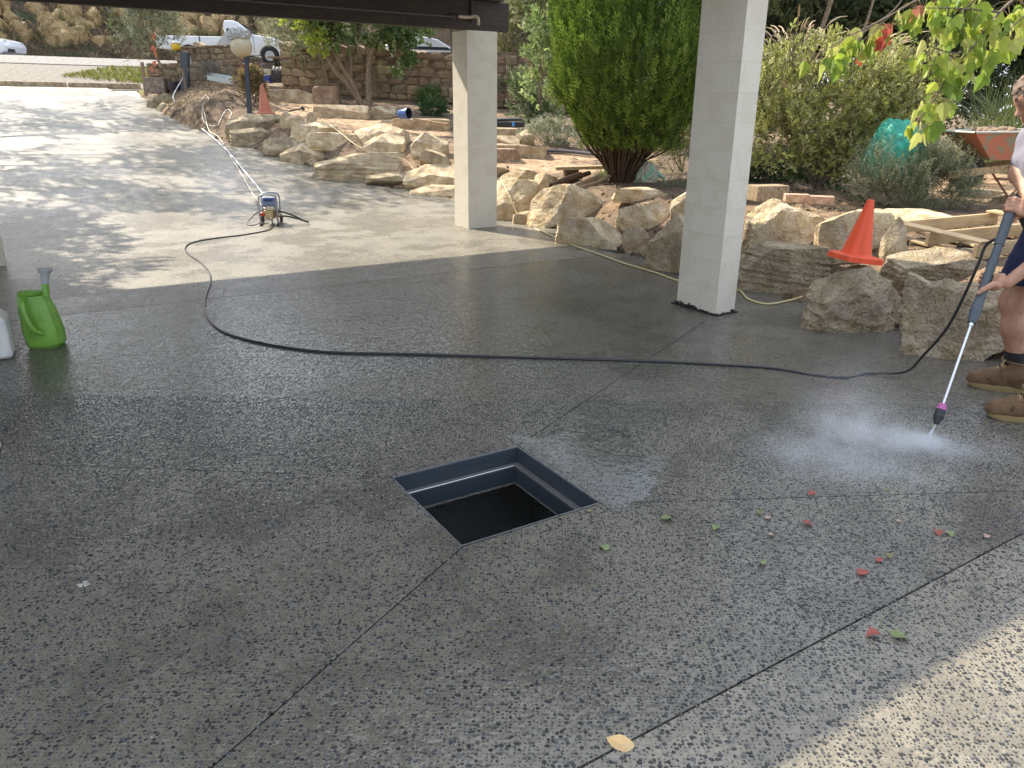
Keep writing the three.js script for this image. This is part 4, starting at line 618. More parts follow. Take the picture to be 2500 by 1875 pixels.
const tri = (l, w) => { // three lobed leaf with a folded midrib
    const o = [[0, 0], [.16, .02], [.42, .26], [.5, .52], [.3, .52], [.26, .72], [.12, .9], [0, 1.04]], pos = [], P3 = (x, y, s) => [s * x * w, -y * l, Math.abs(x) * w * .34 - y * y * l * .16];
    for (const s of [-1, 1]) for (let k = 0; k + 1 < o.length; k++) { const a = P3(0, .3, s), b = P3(o[k][0], o[k][1], s), c = P3(o[k + 1][0], o[k + 1][1], s); s > 0 ? pos.push(...a, ...b, ...c) : pos.push(...a, ...c, ...b); }
    const g = new THREE.BufferGeometry(); g.setAttribute('position', new THREE.Float32BufferAttribute(pos, 3)); g.setAttribute('uv', new THREE.Float32BufferAttribute(new Float32Array(pos.length / 3 * 2), 2)); g.computeVertexNormals(); return g;
  };
// maple boughs hanging in from the right, leaves large enough to tell apart
{
  const d0 = 5.6, t = thing('maple_bough', 'overhanging maple bough with sunlit yellow green leaves and a few red ones', 'branch', [0, 0, 0]), r = rng(111);
  const chains = [[[3.602, 2.464, -6.55], [3.085, 2.307, -6.45], [2.832, 2.165, -6.45], [2.573, 2.035, -6.45], [2.342, 1.903, -6.45]], [[4.102, 2.468, -6.75], [3.721, 2.212, -6.55], [3.502, 1.943, -6.45], [3.354, 1.764, -6.4], [3.275, 1.601, -6.4], [3.142, 1.419, -6.35]], [[3.721, 2.212, -6.55], [3.266, 2.214, -6.35], [2.962, 2.212, -6.35]], [[4.124, 2.344, -6.45], [3.797, 2.164, -6.35], [3.651, 1.995, -6.35]], [[3.602, 2.464, -6.55], [3.385, 2.198, -6.45], [3.165, 2.055, -6.45]], [[2.832, 2.165, -6.45], [2.727, 2.051, -6.45], [2.679, 1.964, -6.45]], [[4.338, 2.297, -6.75], [3.939, 2.078, -6.65], [3.818, 1.899, -6.65]], [[3.502, 1.943, -6.45], [3.329, 1.906, -6.35], [3.101, 1.961, -6.35]]];
  mesh('branch', merge(chains.map((c, i) => limb(c, i < 2 ? .014 : .009, .003, 20, 6))), barkGrey, t);
  mesh('limb', limb([[3.602, 2.464, -6.55], [4.056, 2.649, -6.65], [6, 3.0, -6.2], [8.5, 2.6, -7]], .03, .07, 20, 8), barkGrey, t);
  const gs = [tri(.125, .115), tri(.11, .105), tri(.135, .11), tri(.095, .095)], cm = [[.36, .46, .06], [.28, .38, .05], [.44, .5, .08], [.18, .28, .045], [.48, .5, .14]].map(c => leafMat({ color: lin(...c), transmission: .55, roughness: .9 })), red = [[.5, .09, .06], [.42, .14, .08]].map(c => leafMat({ color: lin(...c), transmission: .4 }));
  const cv = chains.map(c => new THREE.CatmullRomCurve3(c.map(p => V3(...p)))), nl = [66, 84, 30, 22, 22, 14, 18, 16], stalk = [];
  cv.forEach((c, ci) => { for (let k = 0; k < nl[ci]; k++) {
    const q = ci < 2 ? .12 + .9 * r() : .15 + .87 * r(), p = c.getPointAt(clamp(q, 0, 1)), o = V3((r() - .5) * .2, -.02 - .11 * r(), (r() - .5) * .22), isRed = (ci === 5 || (ci === 0 && q > .4 && q < .6)) && r() < .4;
    const m = mesh('leaf', gs[Math.floor(r() * 4)], isRed ? red[Math.floor(r() * 2)] : cm[Math.floor(r() * 5)], t); m.position.copy(p).add(o); m.rotation.set((r() - .5) * 1.1, r() * 6.28, (r() - .5) * .9); m.scale.setScalar(.75 + .5 * r()); stalk.push(limb([p.toArray(), p.clone().addScaledVector(o, .5).add(V3(0, .015, 0)).toArray(), p.clone().add(o).toArray()], .0014, .001, 4, 4)); } });
  mesh('stalk', merge(stalk), mat({ color: lin(.3, .2, .08), roughness: .7 }), t).userData.kind = 'stuff';
  const seeds = []; for (let k = 0; k < 12; k++) { const c = cv[k % 4], p = c.getPointAt(.15 + .8 * r()); for (let j = 0; j < 14; j++) seeds.push(leafGeo(.022, .009, .1, .1).rotateX(r() * 6).rotateY(r() * 6).translate(p.x + (r() - .5) * .09, p.y - .04 - .06 * r(), p.z + (r() - .5) * .09)); }
  mesh('seed_cluster', merge(seeds), mat({ color: lin(.45, .28, .09), roughness: .8, side: THREE.DoubleSide }), t).userData.kind = 'stuff';
}
// trees out of the picture on the left that dapple the driveway
function shadeTree(label, base, blobs, n, seed, trunkH, l) {
  const t = thing('shade_tree', label, 'tree', base, 0, 'shade trees beside the driveway'); wood(t, 'trunk', [limb([[0, -.3, 0], [.2, trunkH * .5, -.1], [.5, trunkH, -.2]], .2, .1), ...boughs([.5, trunkH, -.2], blobs, .06, seed)], barkGrey);
  leaves(t, 'crown', sprig(6, l * 1.7, l, l * .45, seed), dullM, cloud(blobs, n, seed + 2, { freq: .8, gap: -.06, shell: .6, out: .2 }), [[.07, .09, .03], [.1, .12, .045]]);
}
const over = (base, list) => list.map(([u, w, y, r, ry]) => { const p = uw(u, w); return [p[0] - base[0], y - base[1], p[2] - base[2], r, ry, r]; });
const farBase = [-18, 1.0, -14.6], nearBase = [-13.5, 0, -8.5], dapple = [];
for (const u of [-4.6, -2.2, .2, 2.4]) for (const [k, w] of [-18.9, -21.2, -23.6, -26.2, -28.8].entries()) dapple.push([u + (k % 2) * .9, w, 6.6 + (k % 3) * .45 + k * .12, 1.5, .6]);
shadeTree('spreading tree out beyond the left of the driveway', farBase, over(farBase, dapple), 6200, 121, 4.8, .13);
shadeTree('dense leafy tree close beyond the left pillar', nearBase, over(nearBase, [[-1.75, -11.6, 4.2, 1.1, .8], [-1.7, -13, 4.3, 1.15, .8], [-1.75, -14.5, 4.4, 1.15, .8], [-1.8, -16, 4.5, 1.1, .8], [-3.4, -12.2, 4.4, 1.4, .9], [-3.4, -14.2, 4.4, 1.4, .9], [-3.4, -16, 4.5, 1.3, .9], [-5.2, -13.5, 4.4, 1.6, 1]]), 8200, 131, 3, .12);
{ // dry grass on the bank across the road
  const r = rng(155), items = []; for (let k = 0; k < 5200; k++) { const p = uw(-26 + 44 * r(), -(40.6 + 5.5 * r())), t = upHill(p[0], p[2]), y = bankY(p[0], p[2], t); if (fbm(p[0] * .5, y * .7, p[2] * .5, 3) < -.12) continue; items.push({ p: V3(p[0], y, p[2]), d: V3(r() - .5, .9, .5 * r()).normalize(), s: .7 + 1.6 * r() * r() }); }
  const g = leaves(bank, 'bank_grass', merge([0, 1, 2, 3, 4].map(k => leafGeo(.34, .03, .2, .6).rotateZ((k - 2) * .35).rotateY(k * 1.6))), leafM, items, [[.3, .24, .13], [.24, .19, .1], [.16, .18, .06], [.36, .29, .18]]); g.name = 'bank_grass';
}


// ---------------------------------------------------------------- loose things
const plastic = (r, g, b, rough = .45, o = {}) => mat({ color: lin(r, g, b), roughness: rough, ...o });
const scuff = tex(512, (x, y, o) => { const u = x / 512, v = y / 512, k = tfbm(u, v, 1, 5), s = .86 + .22 * k - (tf[4](u, v) > .9 ? .14 : 0); o[0] = o[1] = o[2] = s; }, true);
const galv = mat({ color: lin(.33, .35, .38), roughness: .42, metalness: .7, map: scuff }), black = plastic(.014, .014, .016, .5), steelM = mat({ color: lin(.62, .63, .65), roughness: .25, metalness: .9 });
function loft(polys) {                                              // stack of outlines with the same number of points, capped
  const pos = [], n = polys[0].length, q = (a, b, c) => pos.push(...a, ...b, ...c);
  for (let k = 0; k + 1 < polys.length; k++) for (let i = 0; i < n; i++) { const a = polys[k][i], b = polys[k][(i + 1) % n], c = polys[k + 1][i], d = polys[k + 1][(i + 1) % n]; q(a, c, b); q(b, c, d); }
  for (const [p, f] of [[polys[0], 1], [polys[polys.length - 1], 0]]) { const m = [0, 1, 2].map(j => p.reduce((s, v) => s + v[j], 0) / n); for (let i = 0; i < n; i++) f ? q(m, p[i], p[(i + 1) % n]) : q(m, p[(i + 1) % n], p[i]); }
  const g = new THREE.BufferGeometry(); g.setAttribute('position', new THREE.Float32BufferAttribute(pos, 3)); g.setAttribute('uv', new THREE.Float32BufferAttribute(new Float32Array(pos.length / 3 * 2), 2)); return g;
}
const crease = (g, a = .6) => { const q = g.clone(); q.deleteAttribute('uv'); q.deleteAttribute('normal'); return boxUV(toCreasedNormals(mergeVertices(q, 1e-4), a), .5); };
// green watering can
{
  const t = thing('watering_can', 'lime green plastic watering can with a grey rose standing on the wet floor', 'watering can', [-3.048, 0, -4.801], .18), lime = plastic(.17, .36, .045, .42, { map: scuff }), grey = plastic(.36, .36, .35, .5);
  const ring = (y, x0, x1, z0, z1, c, lean = 0) => [[x0, y, z1 - c * .3], [x0 + c * .3, y, z1], [x1 - c, y, z1], [x1 - c * .3, y, z1 - c * .5], [x1, y, z1 - c * 1.2], [x1, y, z0 + c * .6], [x1 - c * .5, y, z0], [x0 + c * .5, y, z0], [x0, y, z0 + c * .5]].map(p => [p[0] + lean, p[1], p[2]]);
  mesh('body', crease(loft([ring(0, -.075, .1, -.075, .07, .05), ring(.02, -.085, .115, -.08, .08, .055), ring(.1, -.095, .118, -.08, .085, .06), ring(.25, -.1, .092, -.07, .07, .055), ring(.31, -.1, .07, -.06, .055, .045), ring(.335, -.098, .055, -.052, .045, .04)]), .35), lime, t);
  mesh('filling_mouth', crease(loft([ring(.338, -.09, .035, -.04, .04, .03), ring(.36, -.096, .045, -.045, .046, .03), ring(.361, -.086, .035, -.036, .036, .03), ring(.339, -.08, .03, -.03, .03, .03)]), .4), lime, t);
  mesh('mouth_shade_plug', crease(loft([ring(.34, -.082, .028, -.032, .032, .03), ring(.345, -.083, .03, -.033, .033, .03)]), .4), plastic(.03, .08, .01, .6), t);  // dark plug over the closed body, painted as the shade inside the mouth
  mesh('handle', crease(tube([[-.05, .335, .045], [-.045, .31, .1], [-.03, .22, .122], [-.005, .14, .118], [.02, .105, .09], [.03, .095, .07]], .0155, 30, 10), 1.2), lime, t);
  mesh('bracing_fin', crease(loft([[[.015, .1, .09], [.03, .1, .09], [.1, .035, .05], [.09, .03, .05]], [[.015, .09, .06], [.03, .09, .06], [.1, .03, .04], [.09, .025, .04]]]), .4), lime, t);
  mesh('spout', rod([.045, .3, -.02], [.058, .40, -.03], .028, .021, 16), lime, t);
  mesh('rose', lathe([[.021, 0], [.023, .02], [.028, .06], [.042, .085], [.046, .095], [.042, .099], [0, .1]], 22).rotateZ(-.12).rotateX(-.1).translate(.058, .4, -.03), grey, t);
}
// white drums at the left edge
{
  const white = plastic(.62, .61, .56, .5, { map: scuff }), base = [-3.226, 0, -4.576], t = thing('jerry_can', 'white plastic jerry can beside the lime green watering can', 'jerry can', base, .5);
  mesh('body', boxUV(merge([bx(.2, .25, .26, 0, .125, 0, 0, 0, 0, .03)]), .5), white, t); mesh('shoulder', crease(loft([[[-.095, .24, .125], [.095, .24, .125], [.095, .24, -.125], [-.095, .24, -.125]], [[-.05, .32, .06], [.03, .32, .06], [.03, .32, -.06], [-.05, .32, -.06]]]), .5), white, t);
  mesh('seam', bx(.003, .22, .003, .03, .125, .131), plastic(.5, .49, .45, .6), t); mesh('handle', tube([[-.03, .3, -.05], [-.03, .36, -.03], [-.03, .36, .03], [-.03, .3, .05]], .012, 16, 8), white, t); mesh('cap', rod([.04, .3, .0], [.06, .335, 0], .025, .025, 16), plastic(.5, .08, .06), t);
  copyOf(t, 'white plastic jerry can set down by itself nearest the slab joint', [-2.448, 0, -3.106], -.3);
}
// pressure washer
const washerAt = [-3.194, 0, -10.234];
{
  const t = thing('pressure_washer', 'small tube framed pressure washer with blue grey motor cover on the driveway', 'pressure washer', washerAt, .15); t.scale.setScalar(.86); const dk = mat({ color: lin(.09, .1, .11), roughness: .35, metalness: .6 });
  for (const z of [-.16, .14]) mesh('frame_hoop', tube([[-.125, .03, z], [-.13, .2, z], [-.125, .41, z - .02], [-.1, .445, z - .02], [.1, .445, z - .02], [.125, .41, z - .02], [.13, .2, z], [.125, .03, z]], .012, 60, 8), galv, t);
  for (const x of [-.125, .125]) mesh('frame_rail', tube([[x, .03, -.18], [x, .018, -.1], [x, .018, .1], [x, .03, .17]], .012, 24, 8), dk, t);
  mesh('motor_cover', bx(.2, .15, .22, 0, .325, -.06, -.12, 0, 0, .03), plastic(.16, .22, .36, .35), t); mesh('control_panel', bx(.14, .05, .012, 0, .375, .062, -.3, 0, 0, .004), plastic(.05, .08, .2, .3), t);
  mesh('motor', rod([0, .17, -.17], [0, .17, .02], .1, .1, 20), plastic(.42, .38, .3, .5), t); mesh('pump_block', bx(.13, .12, .1, 0, .17, .08, 0, 0, 0, .015), mat({ color: lin(.45, .36, .2), roughness: .35, metalness: .7 }), t);
  mesh('pump_head', rod([-.03, .25, .09], [.08, .245, .09], .035, .035, 16), plastic(.62, .56, .42, .45), t); mesh('pressure_gauge', rod([.02, .17, .13], [.02, .17, .15], .028, .028, 16), mat({ color: lin(.5, .42, .25), roughness: .3, metalness: .6 }), t);
  mesh('red_knob', lathe([[0, 0], [.02, 0], [.028, .03], [.028, .06], [0, .065]], 14).rotateZ(Math.PI / 2).translate(-.06, .17, .13), plastic(.5, .06, .035, .4), t); mesh('red_button', bx(.05, .03, .03, .01, .275, .07, 0, 0, 0, .008), plastic(.5, .08, .08), t);
  mesh('inlet_coupling', rod([.1, .14, .11], [.17, .135, .12], .018, .016, 12), plastic(.5, .12, .05, .45), t); mesh('outlet_coupling', rod([.01, .15, .12], [.05, .1, .2], .014, .012, 12), mat({ color: lin(.6, .5, .32), roughness: .3, metalness: .7 }), t); mesh('valve_body', bx(.04, .09, .05, .125, .2, .08, 0, 0, 0, .01), black, t);
  for (const x of [-.14, .14]) { const w = mesh('wheel', new THREE.TorusGeometry(.05, .018, 8, 20).rotateY(Math.PI / 2).translate(x, .068, -.16), black, t); mesh('hub', rod([x - .012, .068, -.16], [x + .012, .068, -.16], .035, .035, 12), plastic(.3, .3, .3), w); }
  for (const x of [-.125, .125]) mesh('foot', rod([x, .0, .155], [x, .03, .15], .02, .014, 10), black, t);
}
// hoses and cords
const wl = (x, y, z) => { const c = Math.cos(.15), s = Math.sin(.15); x *= .86; y *= .86; z *= .86; return [washerAt[0] + x * c + z * s, washerAt[1] + y, washerAt[2] - x * s + z * c]; };
const lift = (p, h) => [p[0], p[1] + h, p[2]];
const hoseR = .0075, onFloor = [[-3.12, 0, -10.092], [-3.074, 0, -9.711], [-3.236, 0, -9.343], [-3.513, 0, -9.023], [-3.639, 0, -8.758], [-3.589, 0, -8.413], [-3.4, 0, -8.03], [-3.102, 0, -7.577], [-2.836, 0, -7.095], [-2.67, 0, -6.68], [-2.533, 0, -6.218], [-2.393, 0, -5.813], [-2.224, 0, -5.455], [-2.025, 0, -5.158], [-1.793, 0, -4.957], [-1.469, 0, -4.783], [-1.182, 0, -4.695], [-0.654, 0, -4.669], [-0.131, 0, -4.635], [0.385, 0, -4.602], [0.894, 0, -4.569], [1.291, 0, -4.517], [1.624, 0, -4.449], [1.787, 0, -4.348], [1.969, 0, -4.302], [2.144, 0, -4.381]].map(p => lift(p, hoseR));
const LA = [2.445, 1.075, -3.85], LB = [1.969, 0.13, -3.3], lanceAt = (s) => [0, 1, 2].map(i => lerp(LA[i], LB[i], s));
tag(mesh('pressure_hose', tube([wl(.05, .1, .2), wl(.06, .04, .25), ...onFloor, [2.30, .05, -4.28], [2.30, .22, -4.10], [2.31, .42, -3.95], [2.31, .62, -3.86], [2.32, .78, -3.82], [2.335, .88, -3.81], lanceAt(.16)], hoseR, 900, 9), mat({ color: lin(.02, .02, .022), roughness: .3 })), 'long black pressure hose snaking over the wet floor to the spray lance', 'hose');
tag(mesh('inlet_hose', tube([wl(.16, .135, .12), wl(.26, .14, .14), wl(.4, .1, .1), wl(.52, .05, .05), wl(.56, .03, 0), wl(.5, .035, -.07), wl(.36, .1, -.12), wl(.2, .17, -.08), wl(.14, .2, .02)], .011, 120, 8), black), 'short doubled black hose beside the pressure washer', 'hose');
tag(mesh('power_lead', tube([wl(-.1, .22, -.1), wl(-.2, .17, -.12), wl(-.32, .07, -.08), wl(-.36, .02, .02), wl(-.3, .008, .1), wl(-.2, .02, .13), wl(-.12, .06, .1)], .007, 80, 7), black), 'black loop of cable on the blue grey side of the pressure washer', 'cable');
const cream = plastic(.58, .52, .40, .5), whiteP = plastic(.62, .62, .62, .45);
tag(mesh('supply_hose', tube([wl(-.05, .3, -.18), [-4.185, 0.173, -12.941], [-4.754, 0.325, -14.068], [-5.615, 0.554, -15.78], [-6.51, 0.776, -17.403], [-7.642, 1.045, -19.342], [-8.59, 1.283, -21.083], [-8.588, 1.52, -20.7], [-8.832, 1.639, -21.2], [-8.956, 1.848, -21.8], [-8.932, 2.103, -22.2], [-8.834, 2.357, -22.4], [-8.774, 2.526, -22.5], [-8.799, 2.668, -22.5]].map((p, i) => lift(p, i > 0 && i < 7 ? .015 : 0)), .016, 300, 8), plastic(.55, .56, .58, .35)), 'white supply hose running down the driveway from the grey gate post', 'hose');
tag(mesh('extension_cord', tube([wl(-.09, .2, -.17), [-4.071, 0.108, -12.348], [-4.406, 0.203, -13.092], [-4.775, 0.309, -13.908], [-5.41, 0.492, -15.305], [-5.969, 0.653, -16.536], seat([-6.539, 0.815, -17.738]), seat([-6.843, 0.885, -18.143]), seat([-7.175, 1.059, -18.862]), seat([-7.466, 1.276, -19.547]), seat([-7.46, 1.396, -19.782]), seat([-7.274, 1.306, -19.438]), seat([-7.337, 1.215, -19.316]), seat([-7.269, 1.057, -18.931]), seat([-7.025, 0.961, -18.505]), seat([-6.739, 0.986, -18.345]), seat([-6.698, 1.14, -18.62]), seat([-6.647, 1.271, -18.837]), seat([-6.481, 1.248, -18.65]), seat([-6.474, 1.145, -18.437])].map((p, i) => lift(p, .01)), .009, 400, 7), cream), 'thin cream cord coiled on the soil heap and trailing down the driveway', 'cord');
tag(mesh('cord_plug', boxUV(bx(.05, .05, .1, ...[-6.015, 0.665, -16.621], 0, .6, 0, .012), 1), black), 'small black cord connector lying on the driveway', 'connector');
tag(mesh('garden_hose', tube([[-4.879, 0.965, -17.2], [-4.683, 0.989, -17], [-4.451, 1.083, -16.9], [-3.924, 1.135, -16.6], [-3.449, 0.985, -15.9], [-2.992, 0.756, -15.3], [-2.457, 0.621, -14.75], [-1.995, 0.571, -14.45], [-1.778, 0.407, -14.2], [-1.546, 0.216, -13.9], lift([-1.211, 0.081, -13.743], .01), lift([-0.788, 0.125, -14.502], .2), [-0.296, 0.475, -11.45], [-0.155, 0.458, -11.15], [-0.054, 0.306, -10.9], [0.044, 0.114, -10.75], lift([0.145, 0, -10.579], .01), lift([0.392, 0, -9.703], .009), lift([0.685, 0, -8.793], .009), lift([0.912, 0, -8.267], .009), lift([1.112, 0, -7.775], .009), lift([1.364, 0, -7.3], .009), lift([1.547, 0, -6.891], .009), lift([1.781, 0, -6.75], .009), lift([1.958, 0, -6.597], .009), lift([1.958, 0, -6.222], .009), lift([2.058, 0, -6.087], .009), lift([2.231, 0, -6.177], .009), lift([2.441, 0, -6.344], .012)], .009, 500, 8), plastic(.55, .45, .22, .45)), 'straw yellow garden hose trailing over the boulders past both pillars', 'hose');
// traffic cones
function cone(label, pos, h, colour, tilt, dirt) {
  const t = thing('traffic_cone', label, 'traffic cone', pos, .25, 'traffic cones'), m = plastic(...colour, .5, { map: scuff }); t.rotation.z = tilt;
  const b = h * .34; mesh('base', crease(loft([.0, .035, .045].map((y, i) => { const s = b * [1, 1, .94][i], k = .8; return [[-s * k, y, s], [s * k, y, s], [s, y, s * k], [s, y, -s * k], [s * k, y, -s], [-s * k, y, -s], [-s, y, -s * k], [-s, y, s * k]]; })), .4), m, t);
  mesh('cone', lathe([[h * .26, .045], [h * .235, .06], [h * .055, h * .985], [h * .045, h], [h * .03, h], [h * .03, h * .96]], 28), m, t); return t;
}
cone('bright orange traffic cone on the heavy dark boulder', [2.501, 0.457, -5.62], .44, [.78, .085, .02], -.13);
cone('faded orange traffic cone beside the globe lamp post', [-5.602, 1.268, -18.3], .62, [.48, .16, .09], .03);
const plankTex = tex(512, (x, y, o) => { const u = x / 512, v = y / 512, k = .82 + .2 * tf[3](u * .1, v) + .12 * (tf[5](u * .12, v) - .5) + .1 * (tf[0](u, v) - .5); o[0] = k; o[1] = k * .98; o[2] = k * .95; }, true);
// pallet
{
  const wood1 = (k) => mat({ map: plankTex, color: lin(.45 * k, .335 * k, .19 * k), roughness: .8 }), wA = wood1(1.1), wB = wood1(.92), wet = mat({ map: plankTex, color: lin(.2, .155, .1), roughness: .6 });  // wet only means a darker plank tone, on front board and stringer ends
  const A = [3.227, 0.6, -6.765], B = [3.478, 0.58, -5.768], C = [4.178, 0.66, -7.236], ex = V3(...B).sub(V3(...A)), ez = V3(...C).sub(V3(...A)), L = ex.length(), D = 1.14; ex.normalize(); ez.normalize(); const ey = ez.clone().cross(ex).normalize(); if (ey.y < 0) ey.negate(); const ez2 = ex.clone().cross(ey).normalize(); if (ez2.dot(ez) < 0) ez2.negate();
  const t = thing('timber_pallet', 'part broken timber pallet lying on the boulders', 'pallet', A); t.quaternion.setFromRotationMatrix(new THREE.Matrix4().makeBasis(ex, ey, ex.clone().cross(ey))); const s = ez2.dot(ex.clone().cross(ey)) > 0 ? 1 : -1;
  const bd = (n, w, h, d, x, y, z, m) => mesh(n, boxUV(bx(w, h, d, x, y, z * s, 0, 0, 0, .004), .6), m, t);
  for (const x of [.02, L * .5, L - .02]) bd('stringer', .04, .1, D, x, -.07, D / 2, x === .02 ? wA : wB);
  bd('deck_board', L + .03, .018, .1, L / 2, -.008, .05, wet); bd('deck_board', L + .02, .02, .1, L / 2, -.006, D - .05, wA);
  for (const z of [.06, .36, .62, .9, D - .06]) bd('bottom_board', L, .018, .09, L / 2, -.131, z, z < .2 ? wB : wA);
  bd('stringer_end', .042, .098, .006, .02, -.07, -.004, wet); bd('stringer_end', .042, .098, .006, L * .5, -.07, -.004, wet); bd('stringer_end', .042, .098, .006, L - .02, -.07, -.004, wet);
}
// wheelbarrow
{
  const t = thing('wheelbarrow', 'battered orange wheelbarrow with timber shafts standing on the path', 'wheelbarrow', [4.772, 0.712, -8.4]), or = mat({ color: lin(.5, .26, .17), roughness: .85, map: tex(256, (x, y, o) => { const u = x / 256, v = y / 256, k = smooth(.5, .62, tfbm(u, v, 0, 4)); o[0] = lerp(1, .78, k); o[1] = lerp(.85, 1, k); o[2] = lerp(.8, 1, k); }, true) }), rim = mat({ color: lin(.5, .5, .42), roughness: .6 }), wd = mat({ map: barkTex, color: lin(.55, .42, .24), roughness: .8 }), rust = mat({ color: lin(.28, .14, .09), roughness: .8 });
  const w = thing === 0 ? 0 : mesh('wheel', new THREE.TorusGeometry(.135, .05, 12, 30).scale(1, 1, 1.1).translate(0, .18, 0), plastic(.07, .065, .055, .85), t); mesh('rim', merge([new THREE.TorusGeometry(.088, .016, 8, 24).translate(0, .18, .02), rod([0, .18, -.05], [0, .18, .05], .03, .03, 12), ...[0, 1, 2, 3, 4].map(k => rod([0, .18, .02], [Math.cos(k * 1.2566) * .085, .18 + Math.sin(k * 1.2566) * .085, .02], .01, .01, 6))]), plastic(.5, .5, .48, .5), w);
  const tr = (y, x0, x1, z) => [[x0, y, z], [x1, y + (x1 - x0) * .02, z], [x1, y + (x1 - x0) * .02, -z], [x0, y, -z]];
  mesh('tray', crease(loft([tr(.31, .1, .78, .2), tr(.575, -.17, .98, .31), tr(.58, -.15, .96, .295), tr(.33, .12, .76, .185)]), .3), or, t);
  mesh('tray_rim', tube([[-.17, .58, .31], [.98, .605, .31], [1.0, .605, 0], [.98, .605, -.31], [-.17, .58, -.31], [-.19, .58, 0], [-.17, .58, .31]], .012, 80, 6), rim, t);
  for (const z of [.12, -.12]) mesh('shaft', boxUV(bar([-.24, .15, z * .7], [1.35, .37, z * 2.2], .045, .075), .5), wd, t);
  for (const z of [.2, -.2]) { mesh('leg', merge([rod([.3, .25, z], [.62, -.1, z], .011), rod([.5, .27, z], [.82, -.09, z], .011), rod([.43, .1, z], [.67, .08, z], .009), rod([.62, -.1, z], [.95, .3, z], .011)]), rust, t); }
  mesh('leg_brace', merge([rod([.75, .06, -.2], [.75, .06, .2], .009)]), rust, t);
  { const r = rng(5), gs = []; for (let k = 0; k < 60; k++) gs.push(new THREE.IcosahedronGeometry(.02 + .04 * r(), 1).translate(.05 + .8 * r(), .56 + .03 * r(), (r() - .5) * .45)); const m = mesh('rubble_load', merge(gs), mat({ map: soilTex, color: lin(.3, .22, .15), roughness: .95 }), t); m.userData.kind = 'stuff'; }
}
rock('row of grey paving stones edging the path beyond the pallet', [5.514, 0.543, -9.307], [0.624, 0.086, 0.187], 'grey', 140, { box: 9, cuts: 2, rough: .3, det: 10, name: 'edging_stone' });
rock('split end of the grey edging beside the path', [5.551, 0.536, -8.785], [0.473, 0.11, 0.142], 'grey', 141, { box: 9, cuts: 2, rough: .3, det: 10, name: 'edging_stone' });
// green tarpaulin
{
  const g0 = new THREE.IcosahedronGeometry(1, 26); g0.deleteAttribute('uv'); g0.deleteAttribute('normal'); const g = mergeVertices(g0), p = g.attributes.position, v = V3();
  for (let i = 0; i < p.count; i++) { v.fromBufferAttribute(p, i); const f = 1 + .16 * fbm(v.x * 1.6, v.y * 1.6 + 4, v.z * 1.6, 3) + smooth(.45, .05, v.x) * .12 * Math.abs(ns(v.x * 4, v.y * 1.6, v.z * 4)); p.setXYZ(i, v.x * .33 * f, Math.max(-.02, (v.y + .1) * .5 * f), v.z * .26 * f); }
  const m = mesh('green_tarpaulin', boxUV(toCreasedNormals(g, .8), .5), mat({ color: lin(.02, .3, .2), roughness: .55, map: scuff })); m.position.set(...[4.093, 0.841, -8.6]); tag(m, 'crumpled emerald green tarpaulin bundle behind the rosemary bush', 'tarpaulin');
}
tag(mesh('rusty_stake', rod([4.218, 0.84, -8.95], [4.256, 1.14, -8.95], .008, .006, 8), plastic(.35, .16, .06, .8)), 'thin rusty stake leaning on the green tarpaulin', 'stake');
tag(mesh('timber_stake', bar([3.736, 1.527, -10.9], [3.701, 2.031, -10.9], .05, .05), barkPale), 'pale timber stake among the feathery plume grass', 'stake');
// bricks, timber, plank, logs
{
  const bm = mat({ map: rockTex, color: lin(.62, .4, .27), roughness: .85 }), b = mesh('brick', boxUV(bx(.225, .075, .11, 0, .037, 0, 0, 0, 0, .006), .4), bm); b.position.set(...[2.726, 0.652, -7.6]); b.rotation.y = -.12; tag(b, 'pinkish house brick beside the squared timber offcut', 'brick', 'pair of bricks on the boulder');
  const c = copyOf(b, 'pinkish house brick at the end of the pair nearest the traffic cone', [2.947, 0.641, -7.55], -.3); c.userData.group = b.userData.group;
}
tag(mesh('timber_offcut', boxUV(bx(.36, .15, .2, ...lift([2.571, 0.625, -8], .07), 0, .28, 0, .006), .5), mat({ map: barkTex, color: lin(.42, .33, .22), roughness: .85 })), 'squared timber offcut beside the narrow pillar', 'timber');
tag(mesh('timber_plank', boxUV(bx(.92, .045, .2, ...[1.05, 0.658, -11.7], .0, .1, .03, .004), .6), mat({ map: barkTex, color: lin(.5, .4, .26), roughness: .8 })), 'pale plank propped like a bench beside the conifer trunk', 'plank');
tag(mesh('timber_block', boxUV(bx(.2, .2, .18, ...[0.836, 0.53, -11.75], 0, .2, 0, .008), .6), mat({ map: barkTex, color: lin(.2, .12, .07), roughness: .85 })), 'brown timber block holding up the pale plank', 'timber');
[[[0.528, 0.422, -11.3], [0.977, 0.581, -11.5], .05, 'thick split log with reddish bark below the pale plank'], [[0.785, 0.395, -11.2], [1.32, 0.584, -11.5], .055, 'longest split log resting against the pale boulder'], [[0.71, 0.386, -11.4], [1.114, 0.583, -11.7], .045, 'dark bark log lying between the two lighter logs'], [[0.922, 0.417, -11.1], [1.375, 0.568, -11.35], .035, 'thin crooked log nearest the conifer trunk']].forEach(([a, b, r, l], i) => { const q = rng(200 + i), m = [0, 1, 2].map(k => (a[k] + b[k]) / 2 + (q() - .5) * .06); tag(mesh('split_log', boxUV(limb([a, m, b], r, r * .75, 14, 6), .4), i % 2 ? barkPale : barkRed), l, 'log', 'split logs under the plank'); });
